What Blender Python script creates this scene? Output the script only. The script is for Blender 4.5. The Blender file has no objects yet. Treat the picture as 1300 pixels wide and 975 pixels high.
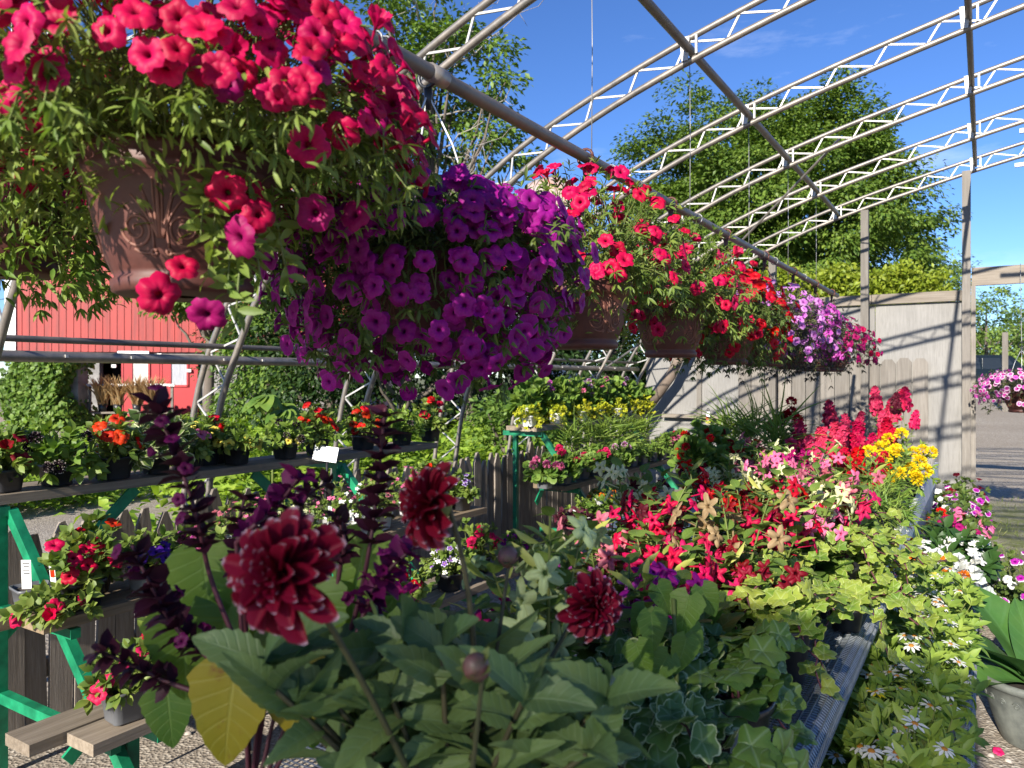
import bpy, math
import numpy as np
from mathutils import Matrix, Vector
rng = np.random.default_rng(11)
PI = math.pi
SC = bpy.context.scene
COL = SC.collection

# ------------------------------------------------------------------ camera geometry (horizon line, focal length, heading)
F, CU, HV, CAMZ = 960.0, 650.0, 478.0, 1.5
YAW = math.atan(600 / 960.0)
SN, CS = math.sin(YAW), math.cos(YAW)
def at(u, v, d):
    k = (u - CU) / F * d
    return np.array((k * CS - d * SN, k * SN + d * CS, CAMZ + (HV - v) / F * d))
def at_x(u, v, X):
    return at(u, v, X / ((u - CU) / F * CS - SN))
def at_y(u, v, Y):
    return at(u, v, Y / ((u - CU) / F * SN + CS))
def at_z(u, v, z):
    return at(u, v, F * (CAMZ - z) / (v - HV))
def depth(p):
    return -p[0] * SN + p[1] * CS

# ------------------------------------------------------------------ mesh building
def nrm(a):
    a = np.asarray(a, float)
    return a / np.maximum(np.linalg.norm(a, axis=-1, keepdims=True), 1e-9)

class MB:
    def __init__(s):
        s.V, s.S, s.L, s.N, s.n = [], [], [], [], 0
    def add(s, V, faces, st=None):
        V = np.asarray(V, float).reshape(-1, 3)
        s.V.append(V)
        if st is None:
            st = np.tile((0.0, 0.5, rng.random()), (len(V), 1))
        s.S.append(np.asarray(st, float))
        if isinstance(faces, np.ndarray):
            s.L.append((faces + s.n).ravel()); s.N.append(np.full(len(faces), faces.shape[1]))
        else:
            for f in faces:
                s.L.append(np.asarray(f) + s.n); s.N.append(np.array([len(f)]))
        s.n += len(V)
        return s
    def box(s, c, size, R=None, taper=None):
        sx, sy, sz = np.asarray(size) / 2.0
        V = np.array([(x, y, z) for z in (-1, 1) for y in (-1, 1) for x in (-1, 1)], float)
        if taper is not None:
            V[4:, :2] *= taper
        V = V * (sx, sy, sz)
        if R is not None:
            V = V @ np.asarray(R).T
        V = V + np.asarray(c)
        return s.add(V, np.array([(0, 2, 3, 1), (4, 5, 7, 6), (0, 1, 5, 4), (2, 6, 7, 3), (0, 4, 6, 2), (1, 3, 7, 5)]))
    def bar(s, p, q, w, h, up=(0, 0, 1)):
        p, q = np.asarray(p, float), np.asarray(q, float)
        y = nrm(q - p); up = np.asarray(up, float)
        if abs(np.dot(y, up)) > .97:
            up = np.array((1.0, 0, 0))
        z = nrm(up - y * np.dot(up, y)); x = np.cross(y, z)
        return s.box((p + q) / 2, (w, np.linalg.norm(q - p), h), np.stack([x, y, z], 1))
    def tube(s, pts, r, n=6, cap=True, rnd=None):
        pts = np.asarray(pts, float); k = len(pts)
        r = np.broadcast_to(np.asarray(r, float), (k,))
        t = nrm(np.gradient(pts, axis=0))
        up = np.array((0, 0, 1.0)) if abs(t[0][2]) < .9 else np.array((1.0, 0, 0))
        x = nrm(np.cross(t[0], up)); rows = []
        a = np.arange(n) * 2 * PI / n
        for i in range(k):
            x = nrm(x - t[i] * np.dot(x, t[i])); y = np.cross(t[i], x)
            rows.append(pts[i] + r[i] * (np.cos(a)[:, None] * x + np.sin(a)[:, None] * y))
        V = np.concatenate(rows)
        i = np.arange(k - 1)[:, None] * n; j = np.arange(n)[None]; j2 = (j + 1) % n
        Fq = np.stack([i + j, i + j2, i + n + j2, i + n + j], -1).reshape(-1, 4)
        rnd = rng.random() if rnd is None else rnd
        st = np.stack([np.zeros(len(V)), np.repeat(np.linspace(0, 1, k), n), np.full(len(V), rnd)], 1)
        b = s.n
        s.add(V, Fq, st)
        if cap:
            s.L.append(np.arange(n)[::-1] + b); s.N.append(np.array([n]))
            s.L.append(np.arange(n) + b + (k - 1) * n); s.N.append(np.array([n]))
        return s
    def lathe(s, prof, n=32, c=(0, 0, 0), sq=0.0, seam=True):
        prof = np.asarray(prof, float); k = len(prof)
        a = np.arange(n) * 2 * PI / n
        m = 1.0
        if sq:
            e = 2 + sq * 8
            m = 1 / (np.abs(np.cos(a)) ** e + np.abs(np.sin(a)) ** e) ** (1 / e)
        V = np.stack([prof[:, 0:1] * np.cos(a) * m, prof[:, 0:1] * np.sin(a) * m, np.repeat(prof[:, 1:2], n, 1)], -1).reshape(-1, 3) + np.asarray(c)
        i = np.arange(k - 1)[:, None] * n; j = np.arange(n)[None]; j2 = (j + 1) % n
        Fq = np.stack([i + j, i + j2, i + n + j2, i + n + j], -1).reshape(-1, 4)
        return s.add(V, Fq)
    def inst(s, tpl, M, P, scale=1.0, rnd=None):
        V, Fq, st = tpl
        k = len(P)
        if k == 0:
            return s
        sc = np.asarray(scale, float)
        sc = np.broadcast_to(sc.reshape(-1, 1) if sc.ndim == 1 else sc, (k, 3)) if sc.ndim else np.full((k, 3), float(sc))
        W = np.einsum('kij,knj->kni', M, V[None] * sc[:, None, :]) + np.asarray(P)[:, None, :]
        FF = (Fq[None] + (np.arange(k) * len(V))[:, None, None]).reshape(-1, Fq.shape[1])
        rnd = rng.random(k) if rnd is None else rnd
        S = np.empty((k, len(V), 3)); S[:, :, :2] = st[None]; S[:, :, 2] = np.asarray(rnd)[:, None]
        return s.add(W.reshape(-1, 3), FF, S.reshape(-1, 3))
    def mesh(s, name, mat, org=(0, 0, 0), smooth=True):
        me = bpy.data.meshes.new(name)
        V = np.concatenate(s.V) - np.asarray(org, float)
        L = np.concatenate(s.L).astype(np.int32); N = np.concatenate(s.N).astype(np.int32)
        me.vertices.add(len(V)); me.vertices.foreach_set('co', V.astype(np.float32).ravel())
        me.loops.add(len(L)); me.loops.foreach_set('vertex_index', L)
        me.polygons.add(len(N)); me.polygons.foreach_set('loop_start', np.concatenate([[0], np.cumsum(N)[:-1]]).astype(np.int32))
        me.update(calc_edges=True)
        a = me.attributes.new('st', 'FLOAT_VECTOR', 'POINT'); a.data.foreach_set('vector', np.concatenate(s.S).astype(np.float32).ravel())
        me.polygons.foreach_set('use_smooth', np.full(len(N), bool(smooth)))
        me.validate()
        me.materials.append(mat)
        return me
    def build(s, name, mat, parent=None, org=(0, 0, 0), smooth=True):
        o = bpy.data.objects.new(name, s.mesh(name, mat, org, smooth)); COL.objects.link(o)
        if parent is not None:
            o.parent = parent
        return o

def tag(o, label=None, cat=None, group=None, kind=None):
    for k, v in (('label', label), ('category', cat), ('group', group), ('kind', kind)):
        if v:
            o[k] = v
    return o
def thing(name, label, cat, loc=(0, 0, 0), group=None, rotz=0.0):
    o = bpy.data.objects.new(name, None); COL.objects.link(o)
    o.location = tuple(float(a) for a in loc); o.rotation_euler = (0, 0, rotz); o.empty_display_size = .05
    return tag(o, label, cat, group)
def single(name, mb, mat, label, cat, org, group=None, smooth=True, kind=None):
    o = mb.build(name, mat, None, org, smooth); o.location = tuple(float(a) for a in org)
    return tag(o, label, cat, group, kind)
def place(name, me, parent, M):
    o = bpy.data.objects.new(name, me); COL.objects.link(o); o.parent = parent; o.matrix_local = M
    return o

def frames_y(d, up, roll=None):
    y = nrm(d); up = np.broadcast_to(np.asarray(up, float), y.shape).copy()
    bad = np.abs((up * y).sum(1)) > .96
    up[bad] = (1, 0, 0.2)
    z = nrm(up - (up * y).sum(1, keepdims=True) * y); x = np.cross(y, z)
    if roll is not None:
        c, s_ = np.cos(roll)[:, None], np.sin(roll)[:, None]
        x, z = x * c - z * s_, z * c + x * s_
    return np.stack([x, y, z], 2)
def frames_z(nv, roll=None):
    z = nrm(nv); up = np.tile((0.0, 0, 1), (len(z), 1)); up[np.abs(z[:, 2]) > .95] = (1, 0, 0)
    x = nrm(np.cross(up, z)); y = np.cross(z, x)
    r = rng.random(len(z)) * 6.28 if roll is None else roll
    c, s_ = np.cos(r)[:, None], np.sin(r)[:, None]
    return np.stack([x * c + y * s_, y * c - x * s_, z], 2)
def rdir(n):
    return nrm(rng.normal(size=(n, 3)))
def bez(p, q, r, n):
    t = np.linspace(0, 1, n)[:, None]
    return (1 - t) ** 2 * p + 2 * t * (1 - t) * q + t * t * r

# ------------------------------------------------------------------ leaf and flower shapes (length axis +Y for leaves, facing +Z for flowers)
def grid_leaf(nl, na, w, fold=.15, curl=-.15, back=0.0, serr=0.0, wave=0.0):
    V, ST = [], []
    for i in range(nl + 1):
        t = i / nl
        for j in range(-na, na + 1):
            s_ = j / na
            ww = w(t) * (1 + (serr * (1 if i % 2 else -1) if abs(j) == na and 0 < i < nl else 0))
            x = s_ * ww
            V.append((x, t - back * s_ * s_ * (1 - t) ** 2, fold * abs(x) + curl * t * t + wave * math.sin(t * 9 + s_ * 2) * abs(s_)))
            ST.append((s_, t))
    n = 2 * na + 1
    Fq = [(i * n + j, i * n + j + 1, (i + 1) * n + j + 1, (i + 1) * n + j) for i in range(nl) for j in range(n - 1)]
    return np.array(V), np.array(Fq), np.array(ST)
def polar(edge, prof, nseg, tube=None, ruf=0.0, lob=5, ph=0.0, droop=0.0):
    V, ST = [], []
    rings = list(prof)
    a = np.arange(nseg) * 2 * PI / nseg
    if tube:
        for r, z, y in tube:
            V.append(np.stack([r * np.cos(a), r * np.sin(a), np.full(nseg, z)], 1)); ST.append(np.stack([a / PI - 1, np.full(nseg, y)], 1))
    for r, z in rings:
        e = edge(a) if r > .35 else (edge(a) * (r / .35) + (1 - r / .35) * .8 if r > .2 else np.full(nseg, .8))
        zz = z + ruf * r * r * (np.sin(2 * lob * a + ph) * .6 + np.sin(3 * a + ph * 2) * .6) - droop * r * r * (1 + np.cos(a))
        V.append(np.stack([r * e * np.cos(a), r * e * np.sin(a), zz], 1)); ST.append(np.stack([a / PI - 1, np.full(nseg, r)], 1))
    k = len(V); V = np.concatenate(V); ST = np.concatenate(ST)
    i = np.arange(k - 1)[:, None] * nseg; j = np.arange(nseg)[None]; j2 = (j + 1) % nseg
    Fq = np.stack([i + j, i + j2, i + nseg + j2, i + nseg + j], -1).reshape(-1, 4)
    return V, Fq, ST
def merge(*ts):
    V, Fq, S, n = [], [], [], 0
    for v, f, s_ in ts:
        V.append(v); Fq.append(f + n); S.append(s_); n += len(v)
    return np.concatenate(V), np.concatenate(Fq), np.concatenate(S)
def xf(t, M=None, p=(0, 0, 0), sc=1.0, ymap=None):
    v, f, s_ = t
    v = v * sc
    if M is not None:
        v = v @ np.asarray(M).T
    s_ = s_.copy()
    if ymap is not None:
        s_[:, 1] = ymap[0] + (ymap[1] - ymap[0]) * s_[:, 1]
    return v + np.asarray(p), f, s_
def Mz(a): c, s_ = math.cos(a), math.sin(a); return np.array(((c, -s_, 0), (s_, c, 0), (0, 0, 1)))
def Mx(a): c, s_ = math.cos(a), math.sin(a); return np.array(((1, 0, 0), (0, c, -s_), (0, s_, c)))

w_lance = lambda t: .17 * math.sin(PI * min(1, t * .96 + .03)) ** .8
w_oval = lambda t: .30 * math.sin(PI * min(1, t * .97 + .02)) ** .75
w_heart = lambda t: .48 * (min(1, t * 5 + .12)) ** .6 * (1 - t ** 1.7) ** .8 + .002
w_broad = lambda t: .36 * math.sin(PI * min(1, t ** .8 * .97 + .02)) ** .8
w_petal = lambda t: .20 * min(1, t * 1.6 + .18) * (1 - max(0, t - .7) ** 2 * 10.5) ** .5 + .004
w_strap = lambda t: .045 * (1 - t ** 3) + .002
LEAF = {
    'lance': grid_leaf(3, 1, w_lance, .3, -.25), 'oval': grid_leaf(3, 1, w_oval, .25, -.2), 'tree': grid_leaf(2, 1, w_oval, .3, -.2),
    'heart': grid_leaf(14, 4, w_heart, .12, -.22, .16, .03, .012), 'broad': grid_leaf(8, 2, w_broad, .22, -.28, .04, 0, .02),
    'dahlia': grid_leaf(14, 3, w_broad, .28, -.25, .03, .07, .012), 'strap': grid_leaf(6, 1, w_strap, .5, -.5), 'needle': grid_leaf(2, 1, lambda t: .05 * (1 - t) + .01, .2, -.2),
    'canna': grid_leaf(16, 4, lambda t: .23 * math.sin(PI * min(1, t ** .85 * .97 + .025)) ** .7, .45, -.25, 0, 0, .02),
}
def ivy_edge(a):
    d = np.abs(((a[:, None] - np.array((0, 1.05, -1.05, 2.1, -2.1))) + PI) % (2 * PI) - PI)
    amp = np.array((1.0, .80, .80, .60, .60))
    return np.max(amp * np.exp(-(d / .50) ** 2 * .9), axis=1) * .50 + .44
v_, f_, s_ = polar(ivy_edge, [(.02, 0), (.25, .02), (.5, .03), (.75, 0), (1.0, -.07)], 30)
v_ = v_ * .62; v_ = np.stack([v_[:, 1], v_[:, 0] + .26, v_[:, 2] + np.abs(v_[:, 1]) * .28 - .12 * v_[:, 0] ** 2], 1)
LEAF['ivy'] = (v_, f_, s_)
v_, f_, s_ = polar(ivy_edge, [(.02, 0), (.5, .03), (1.0, -.05)], 15)
v_ = v_ * .62; LEAF['ivylow'] = (np.stack([v_[:, 1], v_[:, 0] + .26, v_[:, 2] + np.abs(v_[:, 1]) * .28], 1), f_, s_)

def e_pet(a): return 1 - .20 * (1 - np.abs(np.cos(2.5 * a))) ** 1.5 + .03 * np.sin(13 * a) + .022 * np.sin(29 * a)
def e_star(a): return .40 + .60 * np.abs(np.cos(2.5 * a)) ** 1.7
def e_round(a): return .5 + .5 * np.abs(np.cos(2.5 * a)) ** .55
TB = [(.05, -1.25, .5), (.08, -.8, .5), (.10, -.5, .05)]
FLOW = {}
FLOW['petunia'] = [polar(e_pet, [(.16, -.32), (.30, -.10), (.55, .02), (.80, .03), (1.0, -.05 - .06 * i)], 30, TB, .10, 5, i * 1.7, .05 * i) for i in range(4)]
FLOW['petunia'] += [polar(e_pet, [(.16, -.32), (.30, -.05), (.50, .22), (.66, .42), (.74, .62)], 30, TB, .22, 5, .4, 0), polar(e_pet, [(.16, -.32), (.30, -.10), (.55, .0), (.80, -.14), (1.0, -.45)], 30, TB, .20, 5, 2.2, .22)]
FLOW['petunia_s'] = [polar(e_pet, [(.16, -.3), (.35, -.06), (.7, .03), (1.0, -.08)], 15, [(.08, -.9, .5)], .10, 5, i * 1.7) for i in range(2)]
FLOW['star'] = [polar(e_star, [(.14, -.14), (.32, -.02), (.55, .03), (.8, .0), (1.0, -.10 - .05 * i)], 30, [(.05, -1.9, .5), (.09, -.8, .5), (.12, -.3, .05)], .05, 5, i * 1.3, .04 * i) for i in range(3)]
FLOW['star_s'] = [polar(e_star, [(.14, -.1), (.5, .03), (1.0, -.1)], 20, [(.06, -1.5, .5)], .05, 5, i) for i in range(2)]
FLOW['round'] = [polar(e_round, [(.08, -.05), (.4, .02), (.75, .03), (1.0, -.04)], 20, None, .05, 5, i) for i in range(2)]
PET = grid_leaf(3, 1, w_petal, .25, -.1); PETF = grid_leaf(8, 3, w_petal, 1.0, .02, 0, 0, .012)
def ball(n, size, emin, seed, wid=1.6, pl=.55):
    r = np.random.default_rng(seed); out = []
    for i in range(n):
        t = (i + .5) / n
        el = PI / 2 - (PI / 2 - emin) * t ** .8
        az = i * 2.39996
        d = np.array((math.cos(el) * math.cos(az), math.cos(el) * math.sin(az), math.sin(el)))
        y = nrm(d + r.normal(size=3) * .35); M = frames_y(y[None], nrm(r.normal(size=3) + (0, 0, .8))[None])[0]
        out.append(xf((PET[0] * (wid, 1, 1), PET[1], PET[2]), M, d * (1 - pl) * size, pl * size, (.15 + .5 * t, 1)))
    return merge(*out)
FLOW['ball'] = [ball(60, 1.0, -.25, i) for i in range(2)]
FLOW['ball_s'] = [ball(26, 1.0, -.2, 9, 2.2)]
def rays(n, cr, tilt, seed, wid=.9):
    r = np.random.default_rng(seed); out = []
    for i in range(n):
        M = Mz(i * 2 * PI / n + r.normal() * .08) @ Mx(tilt + r.normal() * .12)
        out.append(xf((PET[0] * (wid, 1, 1), PET[1], PET[2]), M, M @ np.array((0, cr * .6, .02)), 1 - cr * .6, (.4, 1)))
    dome = polar(lambda a: np.ones_like(a), [(1.0, 0), (.75, .35), (.4, .55), (.03, .62)], 12)
    dome = (dome[0] * (cr * 1.15, cr * 1.15, cr), dome[1], dome[2] * 0.0 + (0, .05))
    return merge(*out, dome)
FLOW['zinnia'] = [rays(9, .26, .05, 1), rays(10, .26, -.12, 2)]
FLOW['marigold'] = FLOW['ball']
def dahlia(seed):
    r = np.random.default_rng(seed); out = []; N = 84
    for i in range(N):
        t = (i + .5) / N
        el = math.radians(84) - math.radians(108) * t ** .72 + r.normal() * .07
        L = .42 + .58 * t ** .5
        az = i * 2.39996 + r.normal() * .16
        d = np.array((math.cos(el) * math.cos(az), math.cos(el) * math.sin(az), math.sin(el)))
        c, s2 = math.cos(az), math.sin(az)
        up = np.array((-math.sin(el) * c, -math.sin(el) * s2, math.cos(el)))
        M = frames_y(d[None], up[None])[0]
        base = d * .08
        out.append(xf((PETF[0] * (.86 + r.normal() * .10, 1, 1 + r.normal() * .45), PETF[1], PETF[2]), M, base, L * .92 * (1 + r.normal() * .09)))
    return merge(*out)
FLOW['dahlia'] = [dahlia(3), dahlia(5), dahlia(8)]
def snap(seed):
    r = np.random.default_rng(seed); out = []
    for k in range(11):
        t = k / 10; ring = 1 - .62 * t
        for m in range(4):
            az = m * PI / 2 + k * 1.1 + r.normal() * .2
            el = .05 + .9 * t
            d = np.array((math.cos(el) * math.cos(az), math.cos(el) * math.sin(az), math.sin(el)))
            M = frames_z(d[None], np.array([r.random() * 6]))[0]
            out.append(xf(FLOW['round'][0], M @ np.diag((1, 1, 1.5)), np.array((0, 0, t * 1.0)) + d * .20 * ring + r.normal(size=3) * .05, .25 * ring + .05 + r.random() * .08))
    return merge(*out)
FLOW['snap'] = [snap(1), snap(2)]

# ------------------------------------------------------------------ materials
MATS = {}
def new_mat(name):
    m = bpy.data.materials.new(name); m.use_nodes = True
    nt = m.node_tree; nt.nodes.clear()
    out = nt.nodes.new('ShaderNodeOutputMaterial')
    return m, nt, out
def N(nt, t, **kw):
    n = nt.nodes.new(t)
    for k, v in kw.items():
        if k.startswith('i_'):
            n.inputs[k[2:].replace('_', ' ')].default_value = v
        else:
            setattr(n, k, v)
    return n
def rgb(c): return (c[0], c[1], c[2], 1.0)
def mixc(nt, fac, a, b, blend='MIX'):
    n = nt.nodes.new('ShaderNodeMix'); n.data_type = 'RGBA'; n.blend_type = blend
    for sock, val in ((n.inputs[0], fac), (n.inputs[6], a), (n.inputs[7], b)):
        if isinstance(val, bpy.types.NodeSocket): nt.links.new(val, sock)
        elif isinstance(val, (int, float)): sock.default_value = val
        else: sock.default_value = rgb(val)
    return n.outputs[2]
def math_(nt, op, a, b=None, c=None, clamp=False):
    n = nt.nodes.new('ShaderNodeMath'); n.operation = op; n.use_clamp = clamp
    for i, v in enumerate((a, b, c)):
        if v is None: continue
        if isinstance(v, bpy.types.NodeSocket): nt.links.new(v, n.inputs[i])
        else: n.inputs[i].default_value = v
    return n.outputs[0]
def ramp(nt, fac, stops, interp='LINEAR'):
    n = nt.nodes.new('ShaderNodeValToRGB'); cr = n.color_ramp; cr.interpolation = interp
    while len(cr.elements) < len(stops): cr.elements.new(.5)
    for e, (p, c) in zip(cr.elements, stops):
        e.position = p; e.color = rgb(c) if not isinstance(c, (int, float)) else (c, c, c, 1)
    nt.links.new(fac, n.inputs[0])
    return n.outputs[0]
def noise(nt, vec, scale, detail=3, rough=.6):
    n = N(nt, 'ShaderNodeTexNoise'); n.inputs['Scale'].default_value = scale; n.inputs['Detail'].default_value = detail; n.inputs['Roughness'].default_value = rough
    if vec is not None: nt.links.new(vec, n.inputs['Vector'])
    return n.outputs['Fac']
def st_nodes(nt):
    a = N(nt, 'ShaderNodeAttribute', attribute_name='st')
    sp = N(nt, 'ShaderNodeSeparateXYZ'); nt.links.new(a.outputs['Vector'], sp.inputs[0])
    return sp.outputs
def finish_thin(nt, out, col, rough, trans, spec=.4, bump=None, tcol=None):
    p = N(nt, 'ShaderNodeBsdfPrincipled'); p.inputs['Roughness'].default_value = rough; p.inputs['Specular IOR Level'].default_value = spec
    nt.links.new(col, p.inputs['Base Color'])
    if bump is not None: nt.links.new(bump, p.inputs['Normal'])
    tr = N(nt, 'ShaderNodeBsdfTranslucent'); nt.links.new(tcol if tcol is not None else col, tr.inputs['Color'])
    mx = N(nt, 'ShaderNodeMixShader'); mx.inputs[0].default_value = trans
    nt.links.new(p.outputs[0], mx.inputs[1]); nt.links.new(tr.outputs[0], mx.inputs[2]); nt.links.new(mx.outputs[0], out.inputs[0])
def leaf_mat(name, c1, c2, c3=None, rough=.5, trans=.3, vein=0.0, veincol=(.3, .4, .15), edge=None, spec=.35, blotch=None):
    if name in MATS: return MATS[name]
    m, nt, out = new_mat(name); X, Y, Z = st_nodes(nt)
    oi = N(nt, 'ShaderNodeObjectInfo')
    r = math_(nt, 'FRACT', math_(nt, 'ADD', Z, oi.outputs['Random']))
    col = ramp(nt, r, [(0, c1), (.55, c2), (1, c3 or c2)])
    tc = N(nt, 'ShaderNodeTexCoord')
    nz = noise(nt, tc.outputs['Object'], 40, 2); nb = noise(nt, tc.outputs['Object'], 9, 3)
    col = mixc(nt, math_(nt, 'MULTIPLY', nz, .35), col, tuple(a * .55 for a in c1))
    col = mixc(nt, math_(nt, 'MULTIPLY', math_(nt, 'SUBTRACT', nb, .42, clamp=True), 1.5, clamp=True), col, tuple(min(1, a * b) for a, b in zip(c3 or c2, (1.35, 1.05, .9))))
    bump = None
    ax = math_(nt, 'ABSOLUTE', X)
    if vein:
        if vein < 0:
            vv = None
            for a_ in (0, 1.05 / PI, 2.1 / PI):
                q_ = math_(nt, 'SUBTRACT', 1.0, math_(nt, 'MULTIPLY', math_(nt, 'MULTIPLY', math_(nt, 'ABSOLUTE', math_(nt, 'SUBTRACT', ax, a_)), Y), 34.0), clamp=True)
                vv = q_ if vv is None else math_(nt, 'MAXIMUM', vv, q_)
        side = math_(nt, 'SINE', math_(nt, 'MULTIPLY', math_(nt, 'SUBTRACT', Y, math_(nt, 'MULTIPLY', ax, .22)), 42.0))
        v1 = math_(nt, 'SMOOTH_MAX', math_(nt, 'MULTIPLY', math_(nt, 'SUBTRACT', side, .72), 3.0), 0.0, .1)
        v2 = math_(nt, 'SUBTRACT', 1.0, math_(nt, 'MULTIPLY', ax, 14.0), clamp=True)
        v = math_(nt, 'MULTIPLY', math_(nt, 'MAXIMUM', math_(nt, 'MULTIPLY', v1, .6), v2), vein, clamp=True)
        if vein < 0: v = math_(nt, 'MULTIPLY', vv, -vein)
        col = mixc(nt, v, col, veincol)
        b = N(nt, 'ShaderNodeBump'); b.inputs['Strength'].default_value = .5; b.inputs['Distance'].default_value = .003
        nt.links.new(math_(nt, 'SUBTRACT', math_(nt, 'MULTIPLY', nz, .4), v), b.inputs['Height']); bump = b.outputs[0]
    if edge:
        ec, e0 = edge
        w = math_(nt, 'ADD', math_(nt, 'MULTIPLY', ax, .0), math_(nt, 'ADD', Y, math_(nt, 'MULTIPLY', math_(nt, 'SUBTRACT', nz, .5), .5)))
        if e0 < 0:
            w = math_(nt, 'ADD', ax, math_(nt, 'MULTIPLY', math_(nt, 'SUBTRACT', nz, .5), .6)); e0 = -e0
        col = mixc(nt, ramp(nt, w, [(e0, 0.0), (min(1, e0 + .08), 1.0)]), col, ec)
    if blotch:
        bc, sc, th = blotch
        n2 = noise(nt, tc.outputs['Object'], sc, 4)
        col = mixc(nt, ramp(nt, n2, [(th, 0.0), (th + .08, 1.0)]), col, bc)
    hs = N(nt, 'ShaderNodeHueSaturation'); hs.inputs['Saturation'].default_value = 1.1; hs.inputs['Value'].default_value = 1.5; nt.links.new(col, hs.inputs['Color'])
    finish_thin(nt, out, col, rough, trans, spec, bump, hs.outputs[0])
    MATS[name] = m
    return m
def petal_mat(name, rim, mid, throat, rim_at=.86, throat_at=.13, trans=.3, var=.16, veins=.25):
    if name in MATS: return MATS[name]
    m, nt, out = new_mat(name); X, Y, Z = st_nodes(nt)
    oi = N(nt, 'ShaderNodeObjectInfo')
    r = math_(nt, 'FRACT', math_(nt, 'ADD', Z, oi.outputs['Random']))
    ang = math_(nt, 'SINE', math_(nt, 'MULTIPLY', X, 47.0))
    yy = math_(nt, 'ADD', Y, math_(nt, 'MULTIPLY', ang, .02))
    col = ramp(nt, yy, [(0, throat), (throat_at, throat), (throat_at + .14, mid), (rim_at, mid), (min(1, rim_at + .06), rim)])
    hs = N(nt, 'ShaderNodeHueSaturation')
    nt.links.new(math_(nt, 'ADD', .5 - var * .05, math_(nt, 'MULTIPLY', r, var * .10)), hs.inputs['Hue'])
    nt.links.new(math_(nt, 'ADD', 1 - var * 1.6, math_(nt, 'MULTIPLY', math_(nt, 'FRACT', math_(nt, 'MULTIPLY', r, 7.3)), var * 2.6)), hs.inputs['Value'])
    nt.links.new(col, hs.inputs['Color'])
    c2 = mixc(nt, math_(nt, 'MULTIPLY', math_(nt, 'ADD', math_(nt, 'MULTIPLY', ang, .5), .5), veins), hs.outputs[0], tuple(a * .5 for a in mid))
    finish_thin(nt, out, c2, .55, trans, .25)
    MATS[name] = m
    return m
def solid(name, c, rough=.6, metal=0.0, var=.15, scale=8, bump=0.0, spec=.5, c2=None, stretch=None, coord='Object'):
    if name in MATS: return MATS[name]
    m, nt, out = new_mat(name)
    tc = N(nt, 'ShaderNodeTexCoord'); vec = tc.outputs[coord]
    if stretch:
        mp = N(nt, 'ShaderNodeMapping'); mp.inputs['Scale'].default_value = stretch; nt.links.new(vec, mp.inputs['Vector']); vec = mp.outputs[0]
    nz = noise(nt, vec, scale, 6, .65)
    _, _, Z = st_nodes(nt)
    oi = N(nt, 'ShaderNodeObjectInfo')
    a = tuple(x * (1 - var) for x in c); b = tuple(min(1, x * (1 + var)) for x in (c2 or c))
    col = ramp(nt, nz, [(.3, a), (.7, b)])
    k = math_(nt, 'ADD', 1 - var * .6, math_(nt, 'MULTIPLY', math_(nt, 'FRACT', math_(nt, 'ADD', oi.outputs['Random'], Z)), var * 1.2))
    hs = N(nt, 'ShaderNodeHueSaturation'); nt.links.new(k, hs.inputs['Value']); nt.links.new(col, hs.inputs['Color'])
    p = N(nt, 'ShaderNodeBsdfPrincipled'); p.inputs['Metallic'].default_value = metal; p.inputs['Specular IOR Level'].default_value = spec
    nt.links.new(hs.outputs[0], p.inputs['Base Color'])
    nt.links.new(math_(nt, 'ADD', rough - .1, math_(nt, 'MULTIPLY', nz, .2)), p.inputs['Roughness'])
    if bump:
        bn = N(nt, 'ShaderNodeBump'); bn.inputs['Strength'].default_value = bump; bn.inputs['Distance'].default_value = .004
        nt.links.new(nz, bn.inputs['Height']); nt.links.new(bn.outputs[0], p.inputs['Normal'])
    nt.links.new(p.outputs[0], out.inputs[0])
    MATS[name] = m
    return m
def wood(name, c1, c2, c3, stretch, scale=6.0, bump=.5):
    if name in MATS: return MATS[name]
    m, nt, out = new_mat(name)
    tc = N(nt, 'ShaderNodeTexCoord'); mp = N(nt, 'ShaderNodeMapping'); mp.inputs['Scale'].default_value = stretch
    _, _, Z = st_nodes(nt)
    oi = N(nt, 'ShaderNodeObjectInfo')
    rr = math_(nt, 'FRACT', math_(nt, 'ADD', oi.outputs['Random'], Z))
    off = N(nt, 'ShaderNodeVectorMath', operation='ADD'); nt.links.new(tc.outputs['Object'], off.inputs[0])
    cb = N(nt, 'ShaderNodeCombineXYZ')
    for i in range(3): nt.links.new(math_(nt, 'MULTIPLY', rr, 3.7 + i), cb.inputs[i])
    nt.links.new(cb.outputs[0], off.inputs[1]); nt.links.new(off.outputs[0], mp.inputs['Vector'])
    n1 = noise(nt, mp.outputs[0], scale, 8, .7)
    n2 = noise(nt, off.outputs[0], 2.2, 4, .6)
    col = ramp(nt, n1, [(.25, c1), (.5, c2), (.75, c3)])
    col = mixc(nt, math_(nt, 'MULTIPLY', n2, .85), col, tuple(a * .6 for a in c2))
    hs = N(nt, 'ShaderNodeHueSaturation'); nt.links.new(math_(nt, 'ADD', .82, math_(nt, 'MULTIPLY', rr, .36)), hs.inputs['Value']); nt.links.new(col, hs.inputs['Color'])
    p = N(nt, 'ShaderNodeBsdfPrincipled'); p.inputs['Roughness'].default_value = .8; p.inputs['Specular IOR Level'].default_value = .2
    nt.links.new(hs.outputs[0], p.inputs['Base Color'])
    bn = N(nt, 'ShaderNodeBump'); bn.inputs['Strength'].default_value = bump; bn.inputs['Distance'].default_value = .006
    nt.links.new(n1, bn.inputs['Height']); nt.links.new(bn.outputs[0], p.inputs['Normal'])
    nt.links.new(p.outputs[0], out.inputs[0])
    MATS[name] = m
    return m
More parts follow.
